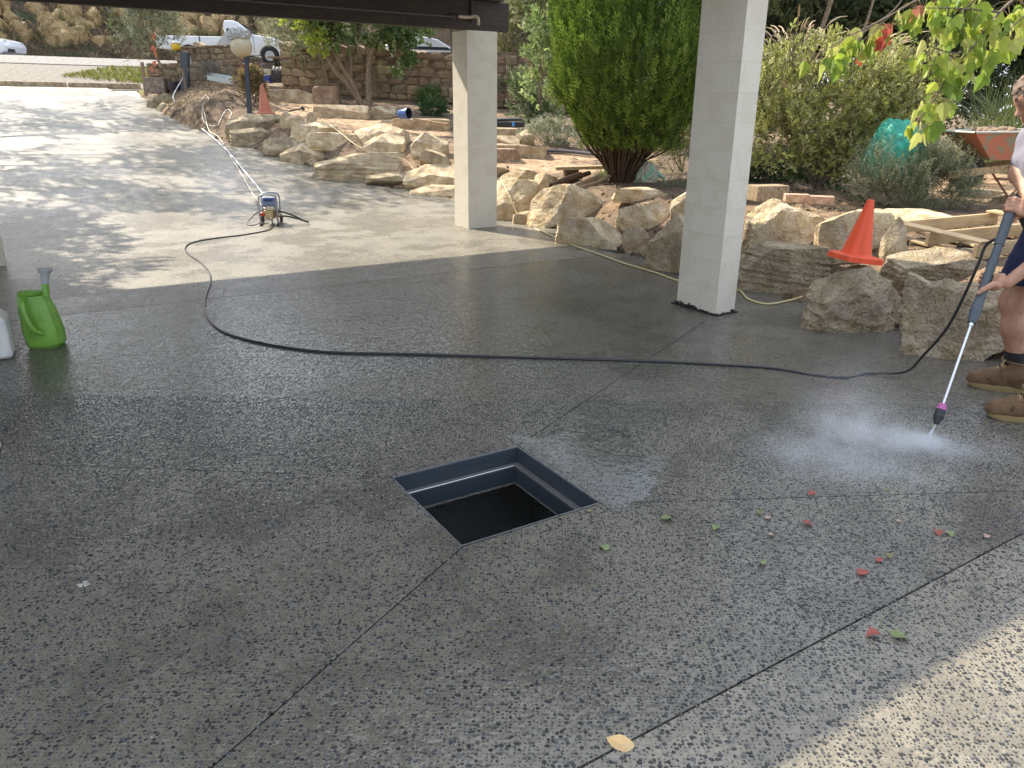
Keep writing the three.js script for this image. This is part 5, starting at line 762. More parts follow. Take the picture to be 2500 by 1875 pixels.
// knotted bag and blue cloth
function lumpy(name, s, seed, m, pos, fold, label, cat, flat = -.4) {
  const g0 = new THREE.IcosahedronGeometry(1, 22); g0.deleteAttribute('uv'); g0.deleteAttribute('normal'); const g = mergeVertices(g0), p = g.attributes.position, v = V3();
  for (let i = 0; i < p.count; i++) { v.fromBufferAttribute(p, i); const f = 1 + .28 * fbm(v.x * 1.3 + seed, v.y * 1.3, v.z * 1.3, 3) + fold * (Math.abs(ns(v.x * 4 + seed, v.y * 3, v.z * 4)) + .4 * Math.abs(ns(v.x * 10, v.y * 9 + seed, v.z * 10))); p.setXYZ(i, v.x * s[0] * f, Math.max(flat * s[1], v.y * s[1] * f), v.z * s[2] * f); }
  const o = mesh(name, boxUV(toCreasedNormals(g, .9), .5), m); o.position.set(...pos); return tag(o, label, cat);
}
{
  const bagTex = tex(256, (x, y, o) => { const k = smooth(.52, .62, tfbm(x / 256, y / 256, 0, 3)); o[0] = lerp(.80, .55, k); o[1] = lerp(.79, .82, k); o[2] = lerp(.70, .68, k); }, true);
  const b = lumpy('garden_bag', [.17, .22, .15], 3, pmat({ map: bagTex, roughness: .4, transmission: .15, thickness: 0, side: THREE.DoubleSide }), [1.889, 0.522, -11.55], .3, 'bulging white and green plastic bag beside the conifer trunk', 'bag', -.55);
  mesh('bag_neck', boxUV(limb([[.05, .1, 0], [.17, .08, .02], [.3, 0, .05]], .05, .025, 10, 8), .4), b.material, b);
}
lumpy('cloth', [.13, .07, .12], 9, mat({ color: lin(.12, .12, .27), roughness: .9 }), [1.469, 0.338, -10.55], .7, 'crumpled blue cloth draped over a pale boulder', 'cloth');
// case, bucket, plank and trowel on the steps
{
  const p = [-0.127, 1.106, -15.4], t = thing('tool_case', 'flat black tool case with a blue latch on the top step', 'case', p, -.1); mesh('tray_half', boxUV(bx(.62, .1, .34, 0, .06, 0, 0, 0, 0, .02), .5), black, t); mesh('lid', boxUV(bx(.5, .05, .3, .02, .15, -.03, .04, 0, .03, .02), .5), plastic(.03, .03, .035, .4), t); for (const x of [.12, -.26]) mesh('latch', bx(.05, .08, .012, x, .07, .175, 0, 0, 0, .004), plastic(.05, .25, .7, .4), t);
}
{
  const t = thing('bucket', 'small blue bucket with a dark mouth tipped on its side by the path', 'bucket', [-2.291, 1.215, -17]); t.rotation.set(0, -.5, -Math.PI / 2 + .1); t.scale.setScalar(.82); mesh('shell', lathe([[.10, -.16], [.115, -.1], [.135, .1], [.14, .14], [.132, .14], [.11, -.14], [0, -.145]], 24).translate(-.13, 0, 0), plastic(.06, .13, .32, .4), t); mesh('black_inside', lathe([[.126, .139], [.1, -.1], [0, -.1]], 24).translate(-.13, 0, 0), black, t);  // inner surface of the bucket is coloured black
}
tag(mesh('plank_offcut', boxUV(bar([-2.098, 1.227, -16.9], [-1.385, 1.125, -16.7], .12, .03), .5), mat({ map: barkTex, color: lin(.5, .34, .2), roughness: .8 })), 'thin plank lying on the path beside the blue bucket', 'plank');
tag(mesh('wooden_stick', rod([-2.727, 1.219, -17], [-2.433, 1.287, -17], .018, .014, 8), barkGrey), 'short wooden tool handle against the blue bucket', 'tool');
tag(mesh('hammer', merge([rod([-4.72, 1.346, -17], [-4.424, 1.405, -17], .016, .014, 8), rod([-4.44, 1.429, -17], [-4.384, 1.381, -17], .03, .03, 8)]), black), 'dark hammer lying on the round tan cobbles', 'hammer');
tag(mesh('edging_pipe', tube([[0.589, 0.644, -15.502], [0.986, 0.632, -15.525], [1.448, 0.6, -15.357], [1.893, 0.574, -15.129]].map(p => lift(p, .05)), .03, 30, 8), plastic(.12, .11, .12, .5)), 'dark pipe edging the gravel path left of the conifer', 'pipe');
// globe lamp, gate post, stakes, gutter
{
  const base = [-6.029, 1.236, -18.5], t = thing('garden_lamp', 'dark lamp post with a cloudy globe wrapped in plastic', 'lamp'); const p = (x, y) => 0;
  mesh('pole', bar([base[0], base[1] - .2, base[2]], [-5.969, 2.489, -18.5], .085, .085), mat({ color: lin(.05, .06, .08), roughness: .45, metalness: .4 }), t);
  const c = [-6.057, 2.672, -18.5], gl = mesh('globe', new THREE.SphereGeometry(.235, 32, 20).translate(...c), mat({ color: lin(.52, .45, .3), roughness: .35, map: scuff }), t);
  const w0 = new THREE.IcosahedronGeometry(1, 16); w0.deleteAttribute('uv'); w0.deleteAttribute('normal'); const wg = mergeVertices(w0), q = wg.attributes.position, v = V3(); for (let i = 0; i < q.count; i++) { v.fromBufferAttribute(q, i); const f = 1 + .35 * Math.abs(ns(v.x * 3.5, v.y * 3.5, v.z * 3.5)) + .2 * ns(v.x * 8, v.y * 8, v.z * 8); q.setXYZ(i, v.x * .22 * f, Math.max(-.1, v.y * .14 * f), v.z * .2 * f); }
  const wp = mesh('plastic_wrap', boxUV(toCreasedNormals(wg, .9), .5), pmat({ color: lin(.6, .6, .58), roughness: .3, transmission: .4, thickness: 0, side: THREE.DoubleSide }), t); wp.position.set(c[0] - .02, c[1] + .23, c[2]);
  mesh('loose_sheet', crease(loft([[[0, 0, 0], [.02, .01, .05], [.02, .3, .03], [0, .3, 0]], [[-.3, .02, .05], [-.3, .03, .08], [-.12, .26, .05], [-.13, .26, .02]]]), .6).translate(c[0] - .2, c[1] + .02, c[2]), wp.material, t);
}
{
  const t = thing('gate_post', 'slate grey gate post with a yellow topped lamp beside the short wall', 'post', [0, 0, 0]), b = [-8.928, 1.775, -22.3];
  mesh('post', boxUV(bar(b, [-8.817, 2.758, -22.3], .18, .18), .5), mat({ color: lin(.06, .075, .085), roughness: .55 }), t); mesh('yellow_lamp', lathe([[0, 0], [.1, .01], [.115, .08], [.115, .16], [.09, .2], [0, .21]], 20).translate(...[-9.082, 2.802, -22.4]), plastic(.75, .48, .03, .4), t); mesh('lamp_cap', lathe([[0, .08], [.09, .07], [.118, .02], [.118, 0], [0, 0]], 20).translate(...[-9.058, 2.973, -22.4]), plastic(.7, .68, .6, .4), t); mesh('lamp_arm', bar([-9.06, 2.802, -22.4], [-8.823, 2.717, -22.3], .05, .05), black, t);
}
tag(mesh('marker_stake', merge([bar([-10.428, 1.667, -23.2], [-10.409, 2.545, -23.2], .07, .07)]), mat({ map: barkTex, color: lin(.4, .3, .24), roughness: .8 })), 'weather worn marker stake at the driveway corner', 'stake');
tag(mesh('thin_stake', bar([-8.794, 1.792, -22], [-8.829, 2.34, -22], .045, .045), barkPale), 'thin timber stake leaning on the gate post', 'stake');
{ const r = rng(12), gs = []; const pts = [[-9.841, 3.162, -23], [-9.917, 2.955, -23], [-9.877, 2.769, -23], [-9.953, 2.56, -23], [-10.009, 2.413, -23]]; for (let k = 0; k < 16; k++) { const p = pts[k % 5]; gs.push(bx(.025 + .035 * r(), .06 + .09 * r(), .006, p[0] + (r() - .5) * .08, p[1] + (r() - .5) * .15, p[2] + .1, r() - .5, r(), r() - .5)); } tag(mesh('marker_tape', merge(gs), plastic(.75, .22, .12, .5)), 'torn strips of orange tape tied in the olive tree', 'tape'); }
tag(mesh('gutter_offcut', merge([bar([-7.89, 2.14, -21.2], [-7.148, 2.031, -20.9], .16, .03), bar(lift([-7.89, 2.14, -21.2], .05), lift([-7.148, 2.031, -20.9], .05), .03, .1), bar([-7.81, 2.095, -21], [-7.084, 1.987, -20.7], .03, .1)]), plastic(.45, .5, .47, .4)), 'white channel offcut lying on the dry heap', 'offcut');
tag(mesh('concrete_block', boxUV(bx(.5, .42, .4, ...lift([-9.963, 1.732, -22.9], .2), 0, .2, 0, .02), .6), mat({ map: soilTex, color: lin(.36, .3, .24), roughness: .9 })), 'pale concrete block behind the marker stake', 'block');
tag(mesh('plant_pot', lathe([[0, 0], [.12, 0], [.17, .24], [.18, .25], [.16, .25], [.12, .05]], 20).translate(...[-9.34, 1.786, -22.6]), plastic(.05, .05, .06, .5)), 'dark plant pot beside the gate post', 'pot');
// builders' gear in the gateway
{
  const t = thing('fuel_can', 'red and white fuel can in the gateway', 'fuel can', [-7.438, 2.035, -23]); mesh('body', bx(.5, .2, .3, 0, .1, 0, 0, .1, 0, .04), plastic(.6, .5, .46), t); mesh('red_top', bx(.5, .14, .28, 0, .26, 0, 0, .1, 0, .04), plastic(.6, .04, .05, .4), t); mesh('handle', tube([[-.15, .32, 0], [-.1, .4, 0], [.1, .4, 0], [.15, .32, 0]], .025, 16, 6), plastic(.6, .04, .05, .4), t);
  const b = thing('paint_bucket', 'white bucket with a blue lower half in the gateway', 'bucket', [-6.853, 2.025, -22.8]); mesh('lower_half', lathe([[0, 0], [.155, 0], [.165, .2]], 24), plastic(.07, .12, .5, .4), b); mesh('upper_half', lathe([[.165, .2], [.18, .36], [.17, .36], [.15, .1]], 24), plastic(.62, .6, .5, .5), b); mesh('wire_handle', tube([[-.18, .34, 0], [-.12, .46, .06], [.12, .46, .06], [.18, .34, 0]], .008, 20, 5), black, b);
  const u = thing('grey_tub', 'grey tub standing behind the paint bucket', 'tub', [-7.169, 2.227, -23.6]); mesh('shell', lathe([[0, 0], [.22, 0], [.29, .34], [.31, .35], [.28, .35], [.2, .03], [0, .03]], 24), plastic(.16, .16, .16, .6), u);
  tag(mesh('roll', rod([-7.124, 2.12, -22.9], [-7.177, 2.372, -22.9], .09, .09, 16), plastic(.6, .6, .62, .5)), 'upright white roll leaning beside the paint bucket', 'roll');
  const k = thing('trestle', 'small timber trestle table beside the gate pier', 'table', [0, 0, 0]); mesh('top', bar([-6.836, 2.71, -23.5], [-6.388, 2.703, -23.3], .5, .04), barkPale, k); for (const [a, c] of [[[-6.785, 2.694, -23.4], [-6.747, 2.246, -23.4]], [[-6.67, 2.696, -23.4], [-6.644, 2.226, -23.4]], [[-6.476, 2.687, -23.2], [-6.421, 2.285, -23.2]]]) mesh('leg', rod(a, c, .025, .02, 7), barkGrey, k);
  lumpy('black_sack', [.27, .24, .22], 17, plastic(.05, .045, .045, .6), [-6.521, 2.136, -22.9], .3, 'slumped black sack at the foot of the gate pier', 'sack');
  tag(mesh('pier_cap_pipe', rod([-6.299, 2.826, -22.7], [-6.047, 2.852, -22.6], .04, .035, 10), galv), 'grey pipe end lying on top of the gate pier', 'pipe');
}
// leaves on the floor and one in the air
{
  const ov = (l, w) => { const o = [[0, 0], [.2, .06], [.42, .22], [.5, .42], [.44, .62], [.28, .82], [.1, .96], [0, 1]], pos = [], q = (x, y, s) => [s * x * w, Math.abs(x) * w * .3 + .12 * l * Math.sin(y * 3.1 + x * 4 * s), y * l]; for (const s of [-1, 1]) for (let k = 0; k + 1 < o.length; k++) { const a = q(0, .5, s), b = q(...o[k], s), c = q(...o[k + 1], s); s < 0 ? pos.push(...a, ...b, ...c) : pos.push(...a, ...c, ...b); } const g = new THREE.BufferGeometry(); g.setAttribute('position', new THREE.Float32BufferAttribute(pos, 3)); g.setAttribute('uv', new THREE.Float32BufferAttribute(new Float32Array(pos.length / 3 * 2), 2)); g.computeVertexNormals(); return g; }, lg = ov, G = [ov(.055, .045), tri(.05, .05).rotateX(-Math.PI / 2), ov(.05, .034)], C = { green: [.2, .24, .1], red: [.33, .085, .065], tan: [.46, .31, .23], olive: [.22, .19, .08] };
  const M = {}; for (const k in C) M[k] = leafMat({ color: lin(...C[k]), transmission: .2, roughness: .5 });
  const spots = [['green', [0.583, 0, -2.627], 'curled pale green leaf on the wet floor beside the pit'], ['green', [0.782, 0, -2.572], 'narrow green leaf on the wet floor between two tan leaves'], ['green', [0.888, 0, -2.336], 'green leaf lying alone on the wet floor below the tan leaves'], ['green', [0.336, 0, -2.387], 'dark green leaf lying just beyond the pit corner'], ['olive', [0.199, 0, -2.61], 'yellowish leaf lying against the pit frame'], ['olive', [0.299, 0, -2.669], 'wet olive leaf stuck at the pit corner'], ['olive', [1.342, 0, -2.36], 'small olive leaf beside a pair of red leaves'], ['green', [1.652, 0, -2.547], 'pale green leaf touching a red leaf'], ['red', [1.261, 0, -2.853], 'red leaf caught in the spray beside the slab joint'], ['red', [1.149, 0, -2.576], 'red leaf between the slab joint and the lone green leaf'], ['red', [1.614, 0, -2.552], 'red leaf touching a pale green leaf'], ['red', [1.287, 0, -2.336], 'upper leaf of a pair of red leaves'], ['red', [1.227, 0, -2.279], 'lower curled leaf of a pair of red leaves'], ['red', [1.117, 0, -1.939], 'bright red leaf lying on a dark green leaf'], ['green', [1.156, 0, -1.945], 'dark green long stalked leaf under a bright red leaf'], ['tan', [0.987, 0, -2.629], 'tan leaf on the wet floor beside the narrow green leaf'], ['tan', [0.964, 0, -2.502], 'pinkish tan leaf above the lone green leaf'], ['tan', [1.504, 0, -2.605], 'tiny tan leaf between two red leaves'], ['tan', [1.788, 0, -2.52], 'tan leaf lying close to the long slab joint'], ['olive', [0.982, 0, -2.689], 'withered olive leaf scrap on the wet floor'], ['olive', [1.564, 0, -2.877], 'faded leaf scrap lying on the slab joint']];
  const r = rng(140); spots.forEach(([k, p, l], i) => { const m = mesh('fallen_leaf', G[i % 3], M[k]); m.position.set(p[0], .008 + (i === 13 ? .006 : 0), p[2]); m.rotation.set((r() - .5) * .3, r() * 6.28, (r() - .5) * .3); m.scale.setScalar(k === 'tan' || k === 'olive' ? .5 : .66 + .25 * r()); if (i === 14) m.scale.setScalar(1.15); tag(m, l, 'leaf', 'fallen leaves on the floor'); });
  tag(mesh('leaf_stalk', tube([[1.159, 0, -1.951], [1.149, 0, -1.99], [1.177, 0, -2.025], [1.229, 0, -2.064]].map(p => lift(p, .006)), .0012, 24, 5), M.green), 'long thin leaf stalk curling across the floor', 'stalk');
  const f = mesh('falling_leaf', ov(.046, .03), leafMat({ color: lin(.72, .52, .27), transmission: .3 })); f.position.set(...[0.159, 0.537, -0.98]); f.rotation.set(.5, 1.3, .9); tag(f, 'yellow leaf drifting down in front of the long slab joint', 'leaf');
  const pr = rng(8), pg = []; const c0 = [-1.406, 0, -2.157]; for (let k = 0; k < 26; k++) { const a = pr() * 6.28, d = .014 * Math.sqrt(pr()); pg.push(new THREE.CylinderGeometry(.002 + .002 * pr(), .003, .002, 7).translate(c0[0] + Math.cos(a) * d * 1.4, .003, c0[2] + Math.sin(a) * d)); } const pm = mesh('mortar_spot', merge(pg), plastic(.5, .47, .4, .9)); pm.userData.kind = 'stuff'; tag(pm, 'small splash of pale dried mortar on the floor', 'mortar');
}
// puddle at the pit: a broken film of standing water with a ragged edge
{
  const a = P(hatch.T), b = P(hatch.R), ex = b[0] - a[0], ez = b[1] - a[1], l = Math.hypot(ex, ez), nx = -ez / l, nz = ex / l, sg = nx > 0 ? 1 : -1, c = .0055, pos = [], uv = [], idx = [], id = new Map();
  const wet = (s, d) => { const x = a[0] + ex / l * s + nx * sg * d, z = a[1] + ez / l * s + nz * sg * d, q = .66 - d * .85 - Math.max(0, Math.abs(s - .34) - .28) * 2.2 + (d < .05 && s > .04 && s < l ? .5 : 0); return q + .4 * fbm(x * 5, 3, z * 5, 2) + .12 * fbm(x * 26, 1, z * 26, 2); };
  const vert = (i, j) => { const k = i * 1000 + j; if (!id.has(k)) { const s = -.15 + i * c, d = .003 + j * c, x = a[0] + ex / l * s + nx * sg * d, z = a[1] + ez / l * s + nz * sg * d; id.set(k, pos.length / 3); pos.push(x, .0016, z); uv.push(x / TILE, z / TILE); } return id.get(k); };
  for (let i = 0; i < 175; i++) for (let j = 0; j < 105; j++) if (wet(-.15 + (i + .5) * c, .003 + (j + .5) * c) > .28) { const p = vert(i, j), q = vert(i + 1, j), r = vert(i, j + 1), t = vert(i + 1, j + 1); sg > 0 ? idx.push(p, r, q, q, r, t) : idx.push(p, q, r, q, t, r); }
  const g = new THREE.BufferGeometry(); g.setAttribute('position', new THREE.Float32BufferAttribute(pos, 3)); g.setAttribute('uv', new THREE.Float32BufferAttribute(uv, 2)); g.setIndex(idx); g.computeVertexNormals();
  const rip = tex(512, (x, y, o) => { const u = x / 512, v = y / 512; o[0] = o[1] = o[2] = .5 * tf[2](u, v) + .35 * tf[3](u, v) + .15 * tf[4](u, v); }); rip.repeat.set(3, 3);
  struct('puddle', g, pmat({ map: aggColour, color: lin(.3, .3, .29), roughness: .14, bumpMap: rip, bumpScale: .0014, specularIntensity: 1, ior: 1.5, clearcoat: .3, clearcoatRoughness: .1, side: THREE.DoubleSide }));
}


// ---------------------------------------------------------------- cars on the road
{
  const white = pmat({ color: lin(.72, .74, .77), roughness: .3, clearcoat: .8, clearcoatRoughness: .1 }), glass = mat({ color: lin(.03, .04, .045), roughness: .06 }), tyre = plastic(.02, .02, .02, .8), rimM = mat({ color: lin(.45, .45, .46), roughness: .35, metalness: .7 }), trim = plastic(.03, .03, .035, .5);
  function side2(outline, width, m, parent, name, bev = .06) { const s = new THREE.Shape(outline.map(p => new THREE.Vector2(...p))), g = new THREE.ExtrudeGeometry(s, { depth: width - bev * 2, bevelEnabled: true, bevelThickness: bev, bevelSize: bev * .7, bevelOffset: -bev * .7, bevelSegments: 3, curveSegments: 10 }); g.translate(0, 0, -width / 2 + bev); return mesh(name, crease(g, .5), m, parent); }
  const arch = (x, r = .37) => Array.from({ length: 9 }, (_, k) => [x + r * Math.cos(Math.PI - k * Math.PI / 8), .32 + r * Math.sin(k * Math.PI / 8)]);
  function wheel(t, x, z) { const w = mesh('wheel', new THREE.TorusGeometry(.25, .085, 10, 28).scale(1, 1, 1.2).translate(x, .335, z), tyre, t); mesh('rim', merge([rod([x, .335, z - .06], [x, .335, z + .06], .19, .19, 20), rod([x, .335, z - .09], [x, .335, z + .09], .05, .05, 12)]), rimM, w); }
  // ute with a tray, nose towards +x
  const up = houseTurn, ut = thing('utility_truck', 'white utility truck with an open tray parked on the road', 'truck', [0, 0, 0], 0), pU = [-11.158, 2.9, -33];
  ut.position.set(pU[0], 2.9, pU[2]); ut.rotation.y = .12;
  side2([[-.05, .33], [.6, .33], ...arch(1.55).map(p => p), [2.08, .36], [2.12, .5], [2.1, .78], [2.0, .9], [1.62, 1.0], [1.02, 1.06], [.45, 1.5], [.3, 1.55], [-.02, 1.55], [-.08, 1.4]], 1.75, white, ut, 'cab');
  side2([[-2.6, .55], [-1.9, .55], ...arch(-1.45, .36), [-.95, .55], [-.12, .55], [-.12, .98], [-2.6, .98]], 1.75, white, ut, 'tray', .03);
  mesh('tray_rail', bx(.03, .4, .03, -1.0, .8, .885), trim, ut); mesh('sill', bx(2.6, .12, 1.6, -.4, .36, 0), trim, ut);
  for (const s of [-1, 1]) { mesh('side_window', crease(loft([[[.02, 1.08, .84 * s], [.9, 1.09, .84 * s], [.44, 1.44, .8 * s], [.04, 1.46, .8 * s]], [[.02, 1.08, .89 * s], [.9, 1.09, .89 * s], [.44, 1.44, .86 * s], [.04, 1.46, .86 * s]]]), .3), glass, ut); mesh('mirror', bx(.1, .12, .16, .92, 1.12, .95 * s, 0, 0, 0, .03), trim, ut); mesh('door_seam', bx(.012, .62, .012, 1.0, .74, .878 * s), trim, ut); mesh('headlight', bx(.2, .12, .16, 2.02, .8, .68 * s, 0, 0, 0, .03), mat({ color: lin(.6, .62, .65), roughness: .1 }), ut); }
  mesh('windscreen', crease(loft([[[1.0, 1.07, -.72], [1.0, 1.07, .72], [.47, 1.48, .66], [.47, 1.48, -.66]], [[1.02, 1.09, -.72], [1.02, 1.09, .72], [.49, 1.5, .66], [.49, 1.5, -.66]]]), .3), glass, ut);
  for (const x of [1.55, -1.45]) for (const z of [.78, -.78]) wheel(ut, x, z);
  // small hatchback, nose towards +x
  const hb = thing('parked_car', 'white car with a rounded nose at the driveway mouth', 'car', [0, 0, 0], 0, 'parked cars'), pH = [-21.79, 2.801, -33];
  hb.position.set(pH[0], 2.9, pH[2]); hb.rotation.y = .1;
  side2([[-1.9, .36], [-1.75, .33], ...arch(-1.25), [-.8, .3], [.8, .3], ...arch(1.3), [1.75, .3], [1.95, .4], [2.0, .6], [1.9, .78], [1.5, .9], [1.05, .97], [.3, 1.38], [-.2, 1.46], [-1.1, 1.44], [-1.75, 1.1], [-1.95, .8]], 1.72, white, hb, 'body');
  for (const s of [-1, 1]) { mesh('side_window', crease(loft([[[-1.3, 1.02, .83 * s], [.85, 1.0, .83 * s], [.25, 1.32, .78 * s], [-.95, 1.37, .78 * s]], [[-1.3, 1.02, .875 * s], [.85, 1.0, .875 * s], [.25, 1.32, .83 * s], [-.95, 1.37, .83 * s]]]), .3), glass, hb); mesh('headlight', bx(.34, .12, .2, 1.76, .78, .66 * s, 0, 0, -.2, .04), mat({ color: lin(.5, .52, .55), roughness: .1 }), hb); }
  mesh('windscreen', crease(loft([[[1.04, .98, -.7], [1.04, .98, .7], [.31, 1.39, .62], [.31, 1.39, -.62]], [[1.06, 1.0, -.7], [1.06, 1.0, .7], [.33, 1.41, .62], [.33, 1.41, -.62]]]), .3), glass, hb);
  mesh('bumper_vent', bx(.05, .12, .5, 1.97, .45, .4), trim, hb); for (const x of [1.3, -1.25]) for (const z of [.76, -.76]) wheel(hb, x, z);
  const pC = [-3.962, 3.091, -32.5], c2 = copyOf(hb, 'white car half hidden beyond the long stone wall', [pC[0] + .6, 2.45, pC[2]], .15);
}
// ---------------------------------------------------------------- the man with the spray lance
// smooth blend of tapered limbs, meshed on a grid
function skinMesh(fn, lo, hi, cell) {
  const n = [0, 1, 2].map(i => Math.ceil((hi[i] - lo[i]) / cell) + 1), [nx, ny, nz] = n, F = new Float32Array(nx * ny * nz), id = new Int32Array(nx * ny * nz).fill(-1), pos = [], idx = [], at = (x, y, z) => (z * ny + y) * nx + x;
  for (let z = 0; z < nz; z++) for (let y = 0; y < ny; y++) for (let x = 0; x < nx; x++) F[at(x, y, z)] = fn(lo[0] + x * cell, lo[1] + y * cell, lo[2] + z * cell);
  for (let z = 0; z < nz - 1; z++) for (let y = 0; y < ny - 1; y++) for (let x = 0; x < nx - 1; x++) {
    const v = []; let m = 0; for (let k = 0; k < 8; k++) { const f = F[at(x + (k & 1), y + (k >> 1 & 1), z + (k >> 2))]; v.push(f); if (f < 0) m |= 1 << k; } if (m === 0 || m === 255) continue;
    let sx = 0, sy = 0, sz = 0, c = 0; for (let a = 0; a < 8; a++) for (const b of [1, 2, 4]) if (!(a & b)) { const q = a | b; if ((v[a] < 0) !== (v[q] < 0)) { const t = v[a] / (v[a] - v[q]); sx += (a & 1) + (b === 1 ? t : 0); sy += (a >> 1 & 1) + (b === 2 ? t : 0); sz += (a >> 2) + (b === 4 ? t : 0); c++; } }
    id[at(x, y, z)] = pos.length / 3; pos.push(lo[0] + (x + sx / c) * cell, lo[1] + (y + sy / c) * cell, lo[2] + (z + sz / c) * cell);
  }
  const quad = (a, b, c, d, flip) => { if (a < 0 || b < 0 || c < 0 || d < 0) return; flip ? idx.push(a, c, b, b, c, d) : idx.push(a, b, c, b, d, c); };
  for (let z = 1; z < nz - 1; z++) for (let y = 1; y < ny - 1; y++) for (let x = 1; x < nx - 1; x++) { const f = F[at(x, y, z)] < 0; if (f !== F[at(x + 1, y, z)] < 0) quad(id[at(x, y - 1, z - 1)], id[at(x, y, z - 1)], id[at(x, y - 1, z)], id[at(x, y, z)], !f); if (f !== F[at(x, y + 1, z)] < 0) quad(id[at(x - 1, y, z - 1)], id[at(x, y, z - 1)], id[at(x - 1, y, z)], id[at(x, y, z)], f); if (f !== F[at(x, y, z + 1)] < 0) quad(id[at(x - 1, y - 1, z)], id[at(x, y - 1, z)], id[at(x - 1, y, z)], id[at(x, y, z)], !f); }
  const g = new THREE.BufferGeometry(); g.setAttribute('position', new THREE.Float32BufferAttribute(pos, 3)); g.setIndex(idx); g.computeVertexNormals(); return boxUV(g, .5);
}
const cap = (a, b, ra, rb) => { const bx_ = b[0] - a[0], by = b[1] - a[1], bz = b[2] - a[2], L2 = bx_ * bx_ + by * by + bz * bz || 1e-9; return (x, y, z) => { const px = x - a[0], py = y - a[1], pz = z - a[2], h = clamp((px * bx_ + py * by + pz * bz) / L2, 0, 1); return Math.hypot(px - bx_ * h, py - by * h, pz - bz * h) - lerp(ra, rb, h); }; };
const ell = (c, r) => (x, y, z) => { const k = Math.hypot((x - c[0]) / r[0], (y - c[1]) / r[1], (z - c[2]) / r[2]); return (k - 1) * Math.min(...r); };
const blend = (list, k) => (x, y, z) => { let d = 1e9; for (const f of list) { const e = f(x, y, z), h = Math.max(k - Math.abs(d - e), 0) / k; d = Math.min(d, e) - h * h * k * .25; } return d; };
{
  const man = thing('person', 'man in a grey shirt, navy shorts and tan boots holding a spray lance', 'person', [0, 0, 0]);
  const skin = mat({ map: tex(256, (x, y, o) => { const u = x / 256, v = y / 256, k = tfbm(u, v, 1, 5), f = tf[4](u, v) > .93 ? .82 : 1; o[0] = (.86 + .2 * k) * f; o[1] = (.78 + .3 * k) * f; o[2] = (.76 + .32 * k) * f; }, true), color: lin(.42, .235, .15), roughness: .6, bumpMap: paintBump, bumpScale: .0006 });
  const J = { hipF: [2.80, .92, -4.03], kneeF: [2.735, .52, -4.13], ankF: [2.84, .13, -4.12], hipN: [2.80, .92, -3.83], kneeN: [2.70, .50, -3.70], ankN: [2.68, .13, -3.66], pel: [2.79, .95, -3.93], bel: [2.71, 1.08, -3.93], chest: [2.67, 1.27, -3.93], shF: [2.65, 1.36, -4.10], shN: [2.68, 1.36, -3.76], neck: [2.585, 1.44, -3.93], head: [2.515, 1.545, -3.93] };
  const gF = lanceAt(.02), gN = lanceAt(.36), ax = V3(...LB).sub(V3(...LA)).normalize();
  const elF = [2.576, 1.199, -4.06], elN = [2.66, 1.06, -3.56];
  const sF = V3(.55, .8, -.35), sN = V3(.75, -.12, .65); for (const s of [sF, sN]) s.addScaledVector(ax, -s.dot(ax)).normalize();
  const wrist = (g, s, k = .075) => [g[0] + s.x * k, g[1] + s.y * k, g[2] + s.z * k], wF = wrist(gF, sF, .085), wN = wrist(gN, sN, .085);
  const body = [cap(J.hipF, J.kneeF, .085, .056), cap(J.kneeF, [lerp(J.kneeF[0], J.ankF[0], .35), .37, -4.12], .054, .054), cap([lerp(J.kneeF[0], J.ankF[0], .35), .37, -4.12], J.ankF, .056, .037), cap(J.hipN, J.kneeN, .085, .056), cap(J.kneeN, [2.7, .36, -3.68], .054, .054), cap([2.7, .36, -3.68], J.ankN, .056, .037), cap(J.pel, J.bel, .14, .13), cap(J.bel, J.chest, .13, .14), cap(J.shF, J.shN, .065, .065), cap(J.chest, J.neck, .09, .052), cap(J.neck, J.head, .052, .055), cap(J.shF, elF, .052, .042), cap(elF, wF, .042, .028), cap(J.shN, elN, .052, .043), cap(elN, wN, .043, .028)];
  const parts = [skinMesh(blend(body, .05), [2.3, .06, -4.36], [3.06, 1.62, -3.4], .0125)];
  function hand(g, s, w, seed, flip) {                                // fingers close round the grip
    const A = ax.clone(), S = s.clone(), B = A.clone().cross(S).normalize().multiplyScalar(flip), at = (phi, r, along) => { const p = V3(...g).addScaledVector(A, along).addScaledVector(S, Math.cos(phi) * r).addScaledVector(B, Math.sin(phi) * r); return p.toArray(); };
    const f = [], R = .019 + .0095; for (let k = 0; k < 4; k++) { const al = (k - 1.5) * .0205, len = [.92, 1.05, 1, .82][k], base = at(.35, R + .008, al * .95), a = at(.35 + 1.15 * len, R, al), b = at(.35 + 2.15 * len, R - .001, al), c = at(.35 + 2.95 * len, R - .002, al); f.push(cap(base, a, .0105, .0098), cap(a, b, .0098, .009), cap(b, c, .009, .0078)); }
    f.push(cap(at(.15, R + .012, -.03), at(.15, R + .012, .03), .018, .018), cap(at(-.15, R + .03, -.024), at(-.15, R + .03, .024), .018, .018), cap(at(-.1, R + .03, 0), w, .023, .026)); const t0 = at(-.5, R + .014, .026), t1 = at(-1.0, R + .006, .05), t2 = at(-1.55, R + .002, .07), t3 = at(-1.95, R + .001, .088); f.push(cap(t0, t1, .016, .0125), cap(t1, t2, .012, .0105), cap(t2, t3, .0105, .0085));
    return skinMesh(blend(f, .008), [g[0] - .13, g[1] - .13, g[2] - .13], [g[0] + .13, g[1] + .13, g[2] + .13], .0035);
  }
  parts.push(hand(gF, sF, wF, 1, 1), hand(gN, sN, wN, 2, -1));
